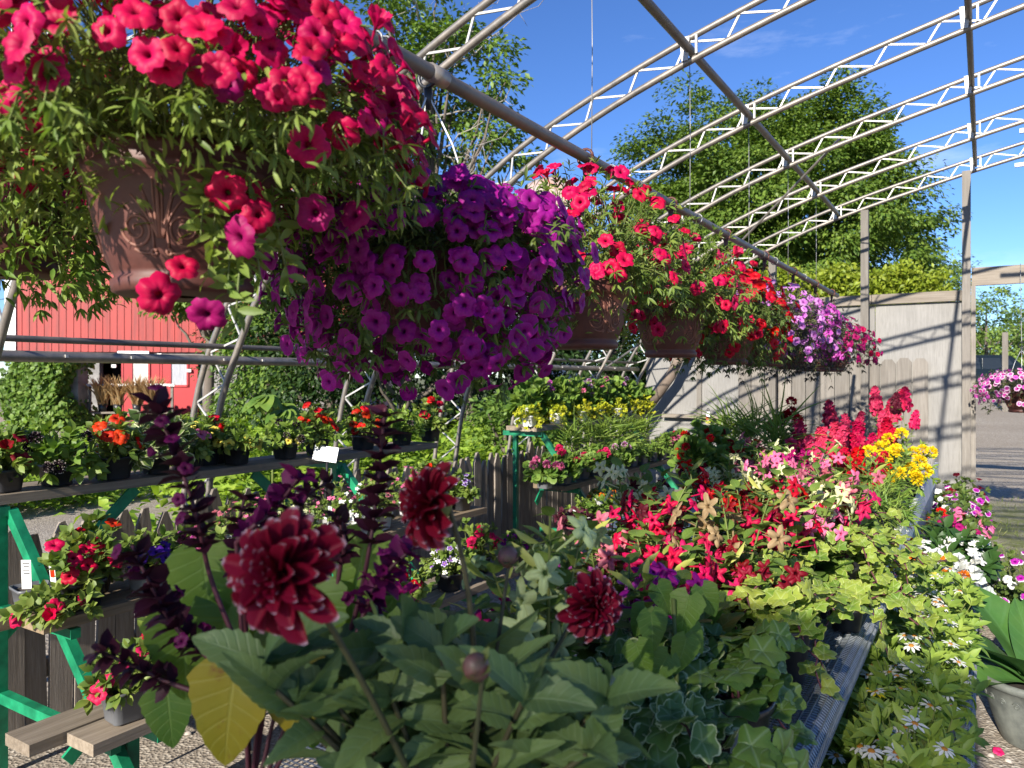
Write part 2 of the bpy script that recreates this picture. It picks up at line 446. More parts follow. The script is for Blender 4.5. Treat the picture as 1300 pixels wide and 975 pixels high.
# ------------------------------------------------------------------ world, sun, camera
SUN = nrm(np.array((-.05, 1.0, -.44)))
def make_world():
    w = bpy.data.worlds.new('World'); SC.world = w; w.use_nodes = True
    nt = w.node_tree; nt.nodes.clear()
    out = nt.nodes.new('ShaderNodeOutputWorld'); bg = nt.nodes.new('ShaderNodeBackground')
    sky = nt.nodes.new('ShaderNodeTexSky'); sky.sky_type = 'NISHITA'; sky.sun_disc = False
    sky.sun_elevation = math.asin(-SUN[2]); sky.sun_rotation = math.atan2(-SUN[0], -SUN[1])
    sky.air_density = .8; sky.dust_density = .0; sky.ozone_density = 5.0; sky.altitude = 200
    tc = N(nt, 'ShaderNodeTexCoord'); mp = N(nt, 'ShaderNodeMapping'); mp.inputs['Scale'].default_value = (2.2, 2.2, 9.0)
    mp.inputs['Location'].default_value = (.35, .1, .2); mp.inputs['Rotation'].default_value = (0.05, -.22, .3)
    nt.links.new(tc.outputs['Generated'], mp.inputs['Vector'])
    n1 = noise(nt, mp.outputs[0], 1.6, 8, .62)
    f = ramp(nt, n1, [(.55, 0.0), (.82, .30)])
    hs = N(nt, 'ShaderNodeHueSaturation'); hs.inputs['Saturation'].default_value = 1.10; hs.inputs['Value'].default_value = .83; hs.inputs['Hue'].default_value = .509; nt.links.new(sky.outputs[0], hs.inputs['Color'])
    col = mixc(nt, f, hs.outputs[0], (6.6, 6.9, 7.6))
    nt.links.new(col, bg.inputs['Color']); bg.inputs['Strength'].default_value = SKY
    nt.links.new(bg.outputs[0], out.inputs[0])
SKY = .12
make_world()
sl = bpy.data.lights.new('sun', 'SUN'); sl.energy = 5.0; sl.angle = math.radians(.53); sl.color = (1.0, .93, .82)
so = bpy.data.objects.new('sun', sl); COL.objects.link(so); so.rotation_euler = Vector(SUN).to_track_quat('-Z', 'Y').to_euler(); so.location = (0, -20, 20)
cd = bpy.data.cameras.new('camera'); cam = bpy.data.objects.new('camera', cd); COL.objects.link(cam); SC.camera = cam
cam.location = (0, 0, CAMZ); cam.rotation_euler = (PI / 2, 0, YAW)
cd.sensor_width = 36; cd.lens = F / 1300 * 36; cd.shift_y = -9.5 / 1300; cd.clip_start = .05; cd.clip_end = 2000
cd.dof.use_dof = True; cd.dof.focus_distance = 2.7; cd.dof.aperture_fstop = 6.4
SC.view_settings.view_transform = 'Standard'; SC.view_settings.look = 'None'; SC.view_settings.exposure = 1.0; SC.view_settings.gamma = 1
cy = SC.cycles
cy.use_denoising = True; cy.max_bounces = 7; cy.diffuse_bounces = 4; cy.glossy_bounces = 2; cy.transmission_bounces = 4; cy.transparent_max_bounces = 4
cy.caustics_reflective = False; cy.caustics_refractive = False; cy.sample_clamp_indirect = 6
try:
    SC.view_settings.use_curve_mapping = False
except Exception:
    pass

# ------------------------------------------------------------------ ground
def gz(x, y):
    t = np.clip((np.asarray(y, float) - 13) / 45, 0, 1); s_ = np.clip((np.asarray(x, float) + 9) / 9, 0, 1)
    return 1.15 * t * s_ * s_ * (3 - 2 * s_)
def ground_mat():
    m, nt, out = new_mat('gravel_ground')
    tc = N(nt, 'ShaderNodeTexCoord'); P = tc.outputs['Object']
    vo = N(nt, 'ShaderNodeTexVoronoi'); vo.inputs['Scale'].default_value = 75; nt.links.new(P, vo.inputs['Vector'])
    sp = N(nt, 'ShaderNodeSeparateColor'); nt.links.new(vo.outputs['Color'], sp.inputs[0])
    peb = ramp(nt, sp.outputs[0], [(0, (.21, .18, .145)), (.45, (.33, .285, .23)), (.8, (.43, .38, .31)), (1, (.58, .53, .45))])
    big = noise(nt, P, .35, 5, .6); fine = noise(nt, P, 5, 5, .7)
    peb = mixc(nt, ramp(nt, big, [(.35, 0.0), (.7, .5)]), peb, (.23, .19, .15))
    xyz = N(nt, 'ShaderNodeSeparateXYZ'); nt.links.new(P, xyz.inputs[0])
    # worn grass between the greenhouse and the lot
    g = math_(nt, 'MULTIPLY', ramp(nt, math_(nt, 'MULTIPLY', xyz.outputs[1], .05), [(.27, 0.0), (.33, 1.0), (.50, 1.0), (.56, 0.0)]),
              ramp(nt, math_(nt, 'ADD', math_(nt, 'MULTIPLY', xyz.outputs[0], .1), .5), [(.46, 0.0), (.52, 1.0)]))
    far = math_(nt, 'MAXIMUM', ramp(nt, math_(nt, 'MULTIPLY', xyz.outputs[1], .01), [(.36, 0.0), (.40, 1.0)]), ramp(nt, math_(nt, 'MULTIPLY', xyz.outputs[0], -.02), [(.75, 0.0), (.85, 1.0)]))
    gm = math_(nt, 'MULTIPLY', math_(nt, 'MAXIMUM', g, far), ramp(nt, math_(nt, 'ADD', math_(nt, 'MULTIPLY', fine, .6), math_(nt, 'MULTIPLY', big, .4)), [(.36, .15), (.55, 1.0)]))
    grass = mixc(nt, fine, (.06, .09, .02), (.17, .18, .06))
    col = mixc(nt, gm, peb, grass)
    p = N(nt, 'ShaderNodeBsdfPrincipled'); p.inputs['Roughness'].default_value = .9; p.inputs['Specular IOR Level'].default_value = .2
    nt.links.new(col, p.inputs['Base Color'])
    bn = N(nt, 'ShaderNodeBump'); bn.inputs['Strength'].default_value = .6; bn.inputs['Distance'].default_value = .009
    nt.links.new(math_(nt, 'ADD', vo.outputs['Distance'], fine), bn.inputs['Height']); nt.links.new(bn.outputs[0], p.inputs['Normal'])
    nt.links.new(p.outputs[0], out.inputs[0])
    return m
gx = np.concatenate([np.linspace(-600, -30, 12), np.linspace(-25, 25, 51), np.linspace(30, 600, 12)])
gy = np.concatenate([np.linspace(-300, -15, 8), np.linspace(-12, 70, 83), np.linspace(80, 1200, 14)])
GX, GY = np.meshgrid(gx, gy)
i = np.arange(len(gy) - 1)[:, None] * len(gx); j = np.arange(len(gx) - 1)[None]
gf = np.stack([i + j, i + j + 1, i + len(gx) + j + 1, i + len(gx) + j], -1).reshape(-1, 4)
o = MB().add(np.stack([GX, GY, gz(GX, GY)], -1).reshape(-1, 3), gf).build('ground', ground_mat()); tag(o, kind='structure', label='grey gravel ground with worn grass beyond the doorway')

# grass blades beyond the doorway
M_GRASS = leaf_mat('grass_blade', (.10, .15, .03), (.18, .24, .06), (.24, .26, .10), trans=.3)
n = 9000
P = np.stack([rng.uniform(-.1, 4.5, n), 5.6 + rng.beta(1.3, 1.6, n) * 5.6, np.zeros(n)], 1)
P = P[(np.sin(P[:, 0] * 2.3 + P[:, 1] * 1.1) + np.sin(P[:, 1] * 3.7) + rng.normal(size=n) * .8) > -.3]
d = rdir(len(P)) * .55; d[:, 2] = np.abs(d[:, 2]) + .5
o = MB().inst(LEAF['strap'], frames_y(d, rdir(len(P))), P, rng.uniform(.03, .075, len(P))).build('grass', M_GRASS)
tag(o, 'short worn grass patch beyond the doorway', 'grass', kind='stuff')
# loose stones near the benches
n = 700
P = np.stack([rng.uniform(-3.4, 1.4, n), rng.uniform(1.0, 6.5, n), np.full(n, .004)], 1)
sph = polar(lambda a: 1 + .12 * np.sin(3 * a), [(1, -.3), (.95, .15), (.6, .5), (.05, .62)], 7)
o = MB().inst(sph, frames_z(np.tile((0, 0, 1.), (n, 1)) + rdir(n) * .3), P, rng.uniform(.006, .017, n)).build('gravel', solid('pebble', (.34, .30, .26), .9, var=.45))
tag(o, 'loose grey stones on the greenhouse floor', 'gravel', kind='stuff')

# ------------------------------------------------------------------ greenhouse frame
M_GALV = solid('galvanised_pipe', (.24, .23, .215), .45, .6, .22, 14, c2=(.30, .26, .22))
M_WEB = solid('galvanised_strip', (.44, .43, .41), .5, .3, .16, 10)
M_RAIL = solid('weathered_pipe', (.145, .14, .135), .5, .4, .3, 9, c2=(.17, .14, .115))
M_WIRE = solid('thin_wire', (.30, .30, .30), .5, .5, .1)
M_BLACK = solid('black_plastic', (.022, .023, .026), .38, 0, .25, 30)
mid = np.array([(-4.03, -.02), (-3.99, .6), (-3.88, 1.25), (-3.72, 1.64), (-3.4, 2.12), (-2.9, 2.55), (-2.3, 2.93), (-1.37, 3.29), (-.08, 3.63), (1.0, 3.86)])
def crom(P, m=14):
    Q = np.concatenate([[2 * P[0] - P[1]], P, [2 * P[-1] - P[-2]]]); out = []
    for i in range(1, len(Q) - 2):
        for t in np.linspace(0, 1, m, endpoint=False):
            a, b, c, d = Q[i - 1], Q[i], Q[i + 1], Q[i + 2]
            out.append(.5 * (2 * b + (c - a) * t + (2 * a - 5 * b + 4 * c - d) * t * t + (3 * b - a - 3 * c + d) * t ** 3))
    out.append(P[-1])
    return np.array(out)
arc = crom(mid)
arc = np.concatenate([arc, (arc * (-1, 1) + (2.0, 0))[::-1][1:]])
seg = np.concatenate([[0], np.cumsum(np.linalg.norm(np.diff(arc, axis=0), axis=1))])
def arc_at(s_):
    return np.array((np.interp(s_, seg, arc[:, 0]), np.interp(s_, seg, arc[:, 1])))
def arc_nrm(s_):
    t = nrm(arc_at(s_ + .08) - arc_at(s_ - .08)); return np.array((-t[1], t[0]))
HOOPS = [.37, 1.59, 2.81, 4.03, 5.25, 6.47, 7.69, 8.91]
def hd_(s_):
    e = min(s_, seg[-1] - s_)
    return float(np.interp(e, [0, 1.7, 3.2, 4.2], [.115, .110, .075, .060]))
def p3(q): return np.array((q[0], 0.0, q[1]))
h = thing('hoop_truss', '', 'roof truss', (0, HOOPS[0], 0))
SS = np.linspace(0, seg[-1], 110)
MB().tube([p3(arc_at(s_) + arc_nrm(s_) * hd_(s_)) for s_ in SS], .0180, 8).build('top_chord', M_GALV, h)
MB().tube([p3(arc_at(s_) - arc_nrm(s_) * hd_(s_)) for s_ in SS], .0195, 8).build('bottom_chord', M_GALV, h)
mb = MB(); s_ = .15
while s_ < seg[-1] - .4:
    w_ = hd_(s_) - .01; a = arc_at(s_) + arc_nrm(s_) * w_; b = arc_at(s_ + .20) - arc_nrm(s_ + .20) * w_; c = arc_at(s_ + .30) + arc_nrm(s_ + .30) * w_
    mb.bar(p3(a), p3(b), .011, .008, (0, 1, 0)); mb.bar(p3(b) + (0, .004, 0), p3(c) + (0, .004, 0), .011, .008, (0, 1, 0)); s_ += .30
mb.build('web_bars', M_WEB, h, smooth=False)
PX = [-1.37, -.08]
for x in PX:
    mb = MB(); i = int(np.argmin(np.abs(arc[:len(arc) // 2, 0] - x))); z = arc[i, 1]
    mb.box((x - .02, -.026, z), (.035, .006, .13), taper=(1.6, 1)); mb.box((x + .045, -.026, z + .012), (.012, .008, .10))
    mb.build('purlin_bracket', M_WEB, h, smooth=False)
mb = MB().bar((.25, -.03, 3.70 - .135), (1.75, -.03, 3.70 - .135), .03, .035); mb.build('tie_bar', M_WEB, h, smooth=False)
names = ['bare pipe roof truss almost above the viewer, out of the picture', 'outermost bare pipe truss, nearest the viewer, mostly above the hanging baskets', 'bare pipe roof truss whose leg stands behind the pink basket beside the red barn', 'bare pipe roof truss that meets the purlin highest against open blue sky',
         'third visible bare pipe roof truss crossing in front of the big maple', 'fourth visible bare pipe roof truss crossing in front of the big maple', 'bare pipe roof truss next in front of the grey end wall', 'lowest and farthest bare pipe roof truss, resting on the end wall posts']
hk = list(h.children)
for k, y in enumerate(HOOPS):
    if k == 0: r = h
    else:
        r = h.copy(); COL.objects.link(r); r.location = (0, y, 0)
        for c in hk:
            q = c.copy(); COL.objects.link(q); q.parent = r
    tag(r, names[k], 'roof truss', 'pipe trusses of the bare greenhouse')
def pipe(name, p, q, r, mat, label, cat='pipe', group=None, n=10):
    p, q = np.array(p, float), np.array(q, float)
    return single(name, MB().tube(np.linspace(0, 1, 12)[:, None] * (q - p) + p, r, n), mat, label, cat, p, group)
zi = [arc[int(np.argmin(np.abs(arc[:len(arc) // 2, 0] - x))), 1] for x in PX]
pipe('purlin_pipe', (PX[0], .2, zi[0]), (PX[0], 8.95, zi[0]), .024, M_RAIL, 'dark roof purlin pipe running diagonally under the trusses toward the maple', 'purlin', 'roof purlins')
pipe('purlin_pipe', (PX[1], .2, zi[1]), (PX[1], 8.95, zi[1]), .019, M_RAIL, 'dark roof purlin pipe above the doorway post, straight over the end wall', 'purlin', 'roof purlins')
pipe('side_rail_pipe', (-3.72, -.4, 1.672), (-3.72, 8.9, 1.672), .016, M_RAIL, 'upper thinner horizontal pipe along the left side behind the shelves', 'side rail', 'side rails of the greenhouse')
o = pipe('side_rail_pipe', (-3.70, -.4, 1.592), (-3.70, 8.9, 1.592), .027, M_GALV, 'lower thicker grey horizontal pipe with white bolts along the left side', 'side rail', 'side rails of the greenhouse')
for y in np.arange(.2, 8.9, .42):
    MB().box((.028, y + .4 + rng.normal() * .06, .004), (.012, .014, .014)).build('bolt', M_WEB, o, smooth=False)
RX, RZ = -1.12, 2.225
rail = pipe('hanging_rail', (RX, -.3, RZ), (RX, 7.3, RZ), .019, M_RAIL, 'weathered round rail carrying the row of hanging flower baskets', 'rail')
for y in (1.45, 2.72, 4.6):
    MB().tube([(0, y + .3 - .03, 0), (0, y + .3 + .03, 0)], .0225, 12).build('pipe_coupling', M_GALV, rail)
for y in (1.23, 1.26, 2.45, 2.47, 3.4, 4.9, 5.8):
    a = np.linspace(0, 2 * PI, 13)
    MB().tube(np.stack([.023 * np.cos(a), np.full(13, y + .3), .023 * np.sin(a)], 1), .0025, 5).build('wire_clamp', M_WIRE, rail)
# wires hanging from truss and purlin joints
for k, (y, zb, lab) in enumerate(((2.81, 2.40, 'thin wire hanging down the open sky left of the maple'), (4.03, 2.28, 'thin wire hanging in front of the left half of the maple'), (5.25, 2.26, 'thin wire hanging from the third purlin joint before the maple'),
                                  (6.47, 2.26, 'short thin wire hanging before the darker middle of the maple'), (7.69, 2.24, 'thin wire with hook hanging over the yellow green hedge'))):
    mb = MB().tube([(PX[0], y, zi[0] - .08), (PX[0] + .003, y, (zi[0] + zb) / 2), (PX[0], y, zb)], .0022, 5)
    a = np.linspace(0, 4.2, 9); mb.tube(np.stack([PX[0] + .02 * np.sin(a), np.full(9, y), zb - .02 + .02 * np.cos(a)], 1), .003, 5)
    single('hanging_wire', mb, M_WIRE, lab, 'wire', (PX[0], y, zi[0] - .08), 'wires hanging from the purlin')
# thin diagonal braces near the end wall
for k, (a, b, lab) in enumerate((((-1.0, 6.6, 3.42), (-3.3, 8.6, 2.1), 'thin diagonal brace pipe crossing before the dark centre of the maple'), ((-3.95, 7.0, 1.15), (-3.4, 8.8, 2.05), 'slanted brace pipe at the far left corner of the frame'))):
    pipe('brace_pipe', a, b, .011, M_GALV, lab, 'brace', 'diagonal braces')

# ------------------------------------------------------------------ end wall, doorway, fences
W_GREY_Z = wood('weathered_grey_board', (.12, .105, .09), (.22, .20, .175), (.32, .295, .265), (9, 9, .6), 5)
W_PLY = wood('pale_plywood', (.155, .148, .138), (.25, .242, .228), (.31, .30, .283), (12, 12, .9), 7, .2)
W_GREY_X = wood('weathered_plank_across', (.17, .14, .11), (.29, .25, .205), (.40, .36, .305), (.5, 9, 9), 6)
W_BRN_Y = wood('brown_plank', (.10, .075, .05), (.26, .195, .125), (.40, .32, .22), (9, .45, 9), 6)
W_OLD_Y = wood('grey_brown_plank', (.13, .105, .08), (.29, .235, .175), (.46, .39, .31), (9, .45, 9), 6)
W_FENCE = wood('old_fence_board', (.095, .08, .066), (.25, .215, .18), (.43, .39, .34), (8, 8, .5), 6)
EY = 8.98
wall = thing('end_wall', 'pale grey boarded end wall with cap board behind the flower benches', 'wall', (-1.9, EY, 0))
xs = [-3.62, -2.95, -2.30, -1.65, -1.0, -.19]
for a, b in zip(xs[:-1], xs[1:]):
    MB().box(((a + b) / 2, EY + .012, 1.135), (b - a - .006, .02, 2.27)).build('wall_panel', W_PLY, wall, (-1.9, EY, 0), False)
for x in (-2.93, -2.28):
    MB().box((x, EY - .012, 1.12), (.06, .024, 2.2)).build('batten', W_GREY_Z, wall, (-1.9, EY, 0), False)
for a, b in ((-3.6, -1.03), (-1.03, -.19)):
    MB().box(((a + b) / 2, EY - .02, 2.325), (b - a - .005, .05, .105)).build('cap_board', W_GREY_X, wall, (-1.9, EY, 0), False)
MB().box((-3.0, EY - .06, 1.02), (.75, .11, .04)).build('ledge', W_GREY_X, wall, (-1.9, EY, 0), False)
pk = thing('dog_ear_fence', 'grey dog-ear board fence panel standing against the end wall', 'fence', (-1.4, EY - .05, 0))
x = -2.38; k = 0
while x < -.42:
    hgt = 1.69 + rng.normal() * .008; w2 = .142 / 2
    V = [(x - w2, z) for z in (0, hgt - .05)] + [(x - w2 + .035, hgt), (x + w2 - .035, hgt)] + [(x + w2, z) for z in (hgt - .05, 0)]
    V3 = [(a, EY - .045, b) for a, b in V] + [(a, EY - .027, b) for a, b in V]; nn = len(V)
    fc = [list(range(nn))[::-1] and list(range(nn)), [nn + i for i in range(nn)][::-1]] + [[(i + 1) % nn, i, nn + i, nn + (i + 1) % nn] for i in range(nn)]
    MB().add(V3, fc).build('fence_board', W_GREY_Z, pk, (-1.4, EY - .05, 0), False); x += .151
def post(name, x, y, z0, z1, w, lab, mat=W_GREY_Z, cat='post', group='end wall posts'):
    return single(name, MB().box((x, y, (z0 + z1) / 2), (w, w, z1 - z0)), mat, lab, cat, (x, y, z0), group, False)
px = at_y(1098, 300, 8.84)[0]
post('wall_post', px, 8.84, 0, 3.27, .075, 'grey wooden post rising above the wall cap in front of the maple')
px2 = at_y(981, 350, 8.84)[0]
post('wall_post', px2, 8.84, 0, 2.83, .075, 'short grey wooden post above the wall behind the hanging rail')
post('wall_post', -.155, 8.86, 0, 3.56, .075, 'tall grey wooden corner post at the right end of the wall')
dr = thing('doorway_frame', 'weathered wooden doorway frame open to the gravel lot', 'doorway', (.8, 8.93, 0))
MB().box((-.095, 8.90, 1.205), (.04, .06, 2.41)).build('door_post', W_GREY_Z, dr, (.8, 8.93, 0), False)
MB().box((1.75, 8.90, 1.205), (.08, .06, 2.41)).build('door_post', W_GREY_Z, dr, (.8, 8.93, 0), False)
MB().box((.84, 8.90, 2.50), (1.90, .055, .18)).build('header', W_GREY_X, dr, (.8, 8.93, 0), False)
lp = MB().tube([(-3.55, 8.75, 1.05), (-3.2, 8.72, 1.5), (-2.98, 8.7, 1.95)], .06, 12)
single('leaning_pole', lp, solid('brown_pole', (.17, .13, .10), .8, 0, .3), 'thick brown round pole leaning in the corner of the end wall', 'pole', (-3.55, 8.75, 1.05))

fx = -3.47
fence = thing('picket_fence', 'old grey picket fence with pointed tops behind the plant shelves', 'fence', (fx, 4.4, 0))
fm = []
for k in range(5):
    V = []; hh = 0.86; w2 = .044; j = rng.normal(size=4) * .008
    prof = [(-w2, 0), (w2, 0), (w2 + j[0], hh - .09), (.012 + j[1], hh), (-.012 + j[2], hh - .004), (-w2 + j[3], hh - .085)]
    V3 = [(0.0, a, b) for a, b in prof] + [(-.018, a, b) for a, b in prof]; nn = len(prof)
    fc = [list(range(nn)), [nn + i for i in range(nn)][::-1]] + [[(i + 1) % nn, i, nn + i, nn + (i + 1) % nn] for i in range(nn)]
    fm.append(MB().add(V3, fc).mesh('picket', W_FENCE, smooth=False))
for k, y in enumerate(np.arange(.7, 8.75, .0985)):
    if k >= 98: break
    M = Matrix.Translation((rng.normal() * .004, y - 4.4, rng.normal() * .012 - .01)) @ Matrix.Rotation(rng.normal() * .018, 4, 'X') @ Matrix.Diagonal((1, 1 + rng.normal() * .05, 1 + rng.normal() * .025, 1))
    place('picket', fm[k % 5], fence, M)
for z in (.22, .66):
    MB().box((-.045, 0, z), (.04, 8.3, .08)).build('fence_rail', W_OLD_Y, fence, smooth=False)

# ------------------------------------------------------------------ stepped plant stands
M_GREEN = solid('green_paint', (.004, .15, .07), .45, 0, .3, 11, .1, c2=(.008, .20, .09))
TOPX, MIDX, BOTX = -3.10, -2.62, -2.20
def stand(lab, y0, y1, frames, dz, ends, TOPX=-3.10, px=-.03, sh=-.10):
    t = thing('plant_stand', lab, 'plant stand', (-2.8, (y0 + y1) / 2, 0), 'stepped plant stands'); og = (-2.8, (y0 + y1) / 2, 0)
    zt, zm, zb = 1.06 + dz, .69, .43
    for X, z, mat, k in ((TOPX, zt, W_OLD_Y, 0), (MIDX, zm, W_BRN_Y, 1), (BOTX, zb, W_OLD_Y, 2)):
        for b in range(2):
            a0 = ends[k][0] + (-.55 if b and k == 1 and sh < 0 else (sh if b else 0)) ; a1 = ends[k][1] + rng.normal() * .01
            MB().box((X - .07 - b * .155, (a0 + a1) / 2, z - .02), (.142, a1 - a0, .036)).build('plank', mat, t, og, False)
    for f in frames:
        m = MB()
        m.box((TOPX + px, f, (zt - .042) / 2), (.034, .034, zt - .044))
        m.bar((TOPX - .02, f + .03, zt - .07), (BOTX + .02, f + .03, .02), .042, .034, (0, 1, 0))
        m.bar((TOPX - .36, f, zt - .064), (TOPX + .0, f, zt - .064), .036, .036)
        m.bar((TOPX - .02, f + .004, zm - .064), (MIDX - .0, f + .004, zm - .064), .034, .034)
        m.bar((TOPX - .02, f + .004, .30), (BOTX - .18, f + .004, .30), .034, .04)
        m.bar((BOTX - .34, f + .05, zb - .064), (BOTX - .0, f + .05, zb - .064), .034, .034)
        m.box((BOTX - .22, f + .075, (zb - .07) / 2), (.042, .042, zb - .074))
        m.build('side_frame', M_GREEN, t, og, False)
    for f, sgn in ((frames[0], 1), (frames[-1], -1)):
        for xx, za, zz in ((TOPX - .06, .50, zt), (MIDX - .05, .18, zm)):
            MB().bar((xx, f, za), (xx, f + sgn * .55, zz - .05), .05, .012, (1, 0, 0)).build('brace', M_GREEN, t, og, False)
    return t
stand('near green framed stepped plant stand with long plank shelves', .2, 4.0, (1.39, 3.12), 0, ((.3, 4.02), (1.29, 3.93), (1.22, 3.9)))
stand('far green framed stepped plant stand beside the end wall', 4.9, 7.8, (5.16, 6.9), .05, ((5.06, 7.75), (4.94, 7.4), (5.0, 7.3)), -2.94, -.25, .03)

# ------------------------------------------------------------------ benches
M_ZINC = solid('zinc_wire', (.34, .37, .40), .45, .6, .15, 20)
M_MESHROLL = solid('blue_grey_roll', (.13, .15, .175), .6, .2, .3, 18, .3)
def wire_bench(name, lab, x0, x1, y0, y1, z, r, grid, legs):
    og = ((x0 + x1) / 2, (y0 + y1) / 2, 0)
    t = thing(name, lab, 'bench', og)
    m = MB()
    for x in np.arange(x0, x1, grid): m.box((x, (y0 + y1) / 2, z), (.0022, y1 - y0, .0022))
    for y in np.arange(y0, y1, grid): m.box(((x0 + x1) / 2, y, z + .0024), (x1 - x0, .0022, .0022))
    m.build('wire_mesh_top', M_ZINC, t, og, False)
    a = np.linspace(0, 2 * PI, 17)
    m = MB(); m.tube([(x1, y0, z - r * .8), (x1, (y0 + y1) / 2, z - r * .8), (x1, y1, z - r * .8)], r, 18)
    e = m.build('rolled_edge', M_MESHROLL, t, og)
    m = MB()
    for y in np.arange(y0, y1, .0135): m.tube(np.stack([x1 + (r + .001) * np.cos(a), np.full(17, y), z - r * .8 + (r + .001) * np.sin(a)], 1), .0013, 4, False)
    for q in np.linspace(0, 2 * PI, 17)[:-1]:
        m.box((x1 + (r + .002) * math.cos(q), (y0 + y1) / 2, z - r * .8 + (r + .002) * math.sin(q)), (.0024, y1 - y0, .0024))
    m.build('edge_mesh', M_ZINC, e, og, False)
    m = MB()
    for x in (x0 + .05, x1 - .06):
        MB().box((x, (y0 + y1) / 2, z - .055), (.04, y1 - y0, .06)).build('bench_rail', W_OLD_Y, t, og, False)
    for x in (x0 + .06, x1 - .07):
        for y in legs:
            MB().box((x, y, (z - .09) / 2), (.07, .07, z - .09)).build('leg', W_GREY_Z, t, og, False)
    return t
wire_bench('wire_bench', 'tall wire mesh bench with rolled blue grey edge under the ivy', -1.16, -.325, .25, 3.25, .75, .040, .0135, (.4, 1.8, 3.1))
wire_bench('low_wire_bench', 'low wire mesh bench holding zinnias beside the aisle', -.95, -.055, 1.2, 7.6, .34, .026, .027, (1.3, 3.2, 5.2, 7.5))
M_WHITE = solid('white_painted_board', (.74, .74, .72), .55, 0, .08, 6)
M_TRAY = solid('grey_liner', (.36, .38, .39), .6, 0, .2, 5)
og = (-.95, 5.1, 0)
tb = thing('white_edged_bench', 'grey lined bench with white edge boards holding snapdragons and marigolds', 'bench', og)
MB().box((-.95, 5.05, .755), (1.24, 3.4, .03)).build('bench_top', M_TRAY, tb, og, False)
MB().box((-.318, 5.05, .77), (.022, 3.42, .12)).build('edge_board', M_WHITE, tb, og, False)
MB().box((-.95, 3.338, .77), (1.24, .022, .12)).build('edge_board', M_WHITE, tb, og, False)
MB().box((-.335, 5.05, .42), (.012, 3.3, .52)).build('side_panel', M_TRAY, tb, og, False)
for x, y in ((-.37, 3.37), (-.37, 6.7), (-1.5, 3.37), (-1.5, 6.7)):
    MB().box((x, y, .37), (.085, .05, .737)).build('leg', M_WHITE, tb, og, False)

# added cloth screen, unseen behind the viewer, to shade and softly fill the nearest plants
m, nt, out = new_mat('added_screen_cloth')
d_ = N(nt, 'ShaderNodeBsdfDiffuse'); d_.inputs[0].default_value = (.62, .61, .58, 1); t_ = N(nt, 'ShaderNodeBsdfTranslucent'); t_.inputs[0].default_value = (.80, .78, .72, 1)
mx = N(nt, 'ShaderNodeMixShader'); mx.inputs[0].default_value = .6; nt.links.new(d_.outputs[0], mx.inputs[1]); nt.links.new(t_.outputs[0], mx.inputs[2])
tp_ = N(nt, 'ShaderNodeBsdfTransparent'); m2 = N(nt, 'ShaderNodeMixShader'); m2.inputs[0].default_value = .20; nt.links.new(mx.outputs[0], m2.inputs[1]); nt.links.new(tp_.outputs[0], m2.inputs[2]); nt.links.new(m2.outputs[0], out.inputs[0])  # open weave chosen as fill: lets a fifth of the sun through
og = (-.83, -1.62, 0)
sh = thing('added_shade_screen', 'added white shade cloth screen on posts, unseen behind the viewer', 'screen', og)
V = []; nx_ = 25
for k in range(nx_):
    x = -1.88 + k * 2.09 / (nx_ - 1)
    for z in (.12, .9, 1.7, 2.49): V.append((x, -1.62 + .018 * math.sin(k * 1.1 + z), z + (.012 * math.sin(k * .9) if z > 2 else 0)))
MB().add(V, np.array([(k * 4 + q, (k + 1) * 4 + q, (k + 1) * 4 + q + 1, k * 4 + q + 1) for k in range(nx_ - 1) for q in range(3)])).build('cloth', m, sh, og)
for x in (-1.9, .22): MB().box((x, -1.66, 1.26), (.06, .06, 2.52)).build('screen_post', W_GREY_Z, sh, og, False)

# ------------------------------------------------------------------ barn, silo, car, far shed
M_BARN = solid('barn_red', (.33, .034, .029), .6, .0, .36, 1.5, stretch=(3, 3, .4))
M_BARND = solid('barn_door_red', (.38, .02, .025), .55, 0, .15, 3)
M_WW = solid('whitewashed_block', (.22, .21, .20), .9, 0, .4, 2.5, .6)
M_TRIM = solid('white_trim', (.78, .78, .76), .5, 0, .05)
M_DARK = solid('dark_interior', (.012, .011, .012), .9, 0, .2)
M_ROOF = solid('grey_metal_roof', (.30, .30, .30), .4, .5, .15, 2)
c0 = at(15, 478, 25.0); ang = YAW + math.radians(6)
og = (c0[0], c0[1], 0)
bn = thing('barn', 'tall red barn with vertical siding and white corner trim at far left', 'barn', og, rotz=ang)
BW, BD, BH, BL = 12.0, 9.0, 8.6, 2.32
def bx(name, c, s_, mat, par=None): return MB().box(c, s_).build(name, mat, par or bn, smooth=False)
# whitewashed lower wall with openings: opening x 2.75..3.5, doors x 3.5..6.0
lw = MB()
lw.box((1.375, .15, BL / 2), (2.75, .3, BL)); lw.box((9.0, .15, BL / 2), (6.0, .3, BL)); lw.box((4.375, .15, 2.26), (3.25, .3, .12))
lw.build('stone_wall', M_WW, bn, smooth=False)
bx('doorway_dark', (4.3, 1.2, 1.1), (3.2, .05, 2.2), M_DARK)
sd = MB().box((BW / 2, -.05, (BL + BH) / 2), (BW, .1, BH - BL))
for x in np.arange(.12, BW, .23): sd.box((x, -.108, (BL + BH) / 2), (.035, .02, BH - BL - .02))
sd.build('siding', M_BARN, bn, smooth=False)
bx('corner_trim', (.02, -.07, (BL + BH) / 2), (.34, .16, BH - BL), M_TRIM)
MB().box((.05, BD / 2, BH / 2), (.1, BD, BH)).build('side_wall', M_BARN, bn, smooth=False)
MB().box((BW - .05, BD / 2, BH / 2), (.1, BD, BH)).build('side_wall', M_BARN, bn, smooth=False)
MB().box((BW / 2, BD, BH / 2), (BW, .1, BH)).build('rear_wall', M_BARN, bn, smooth=False)
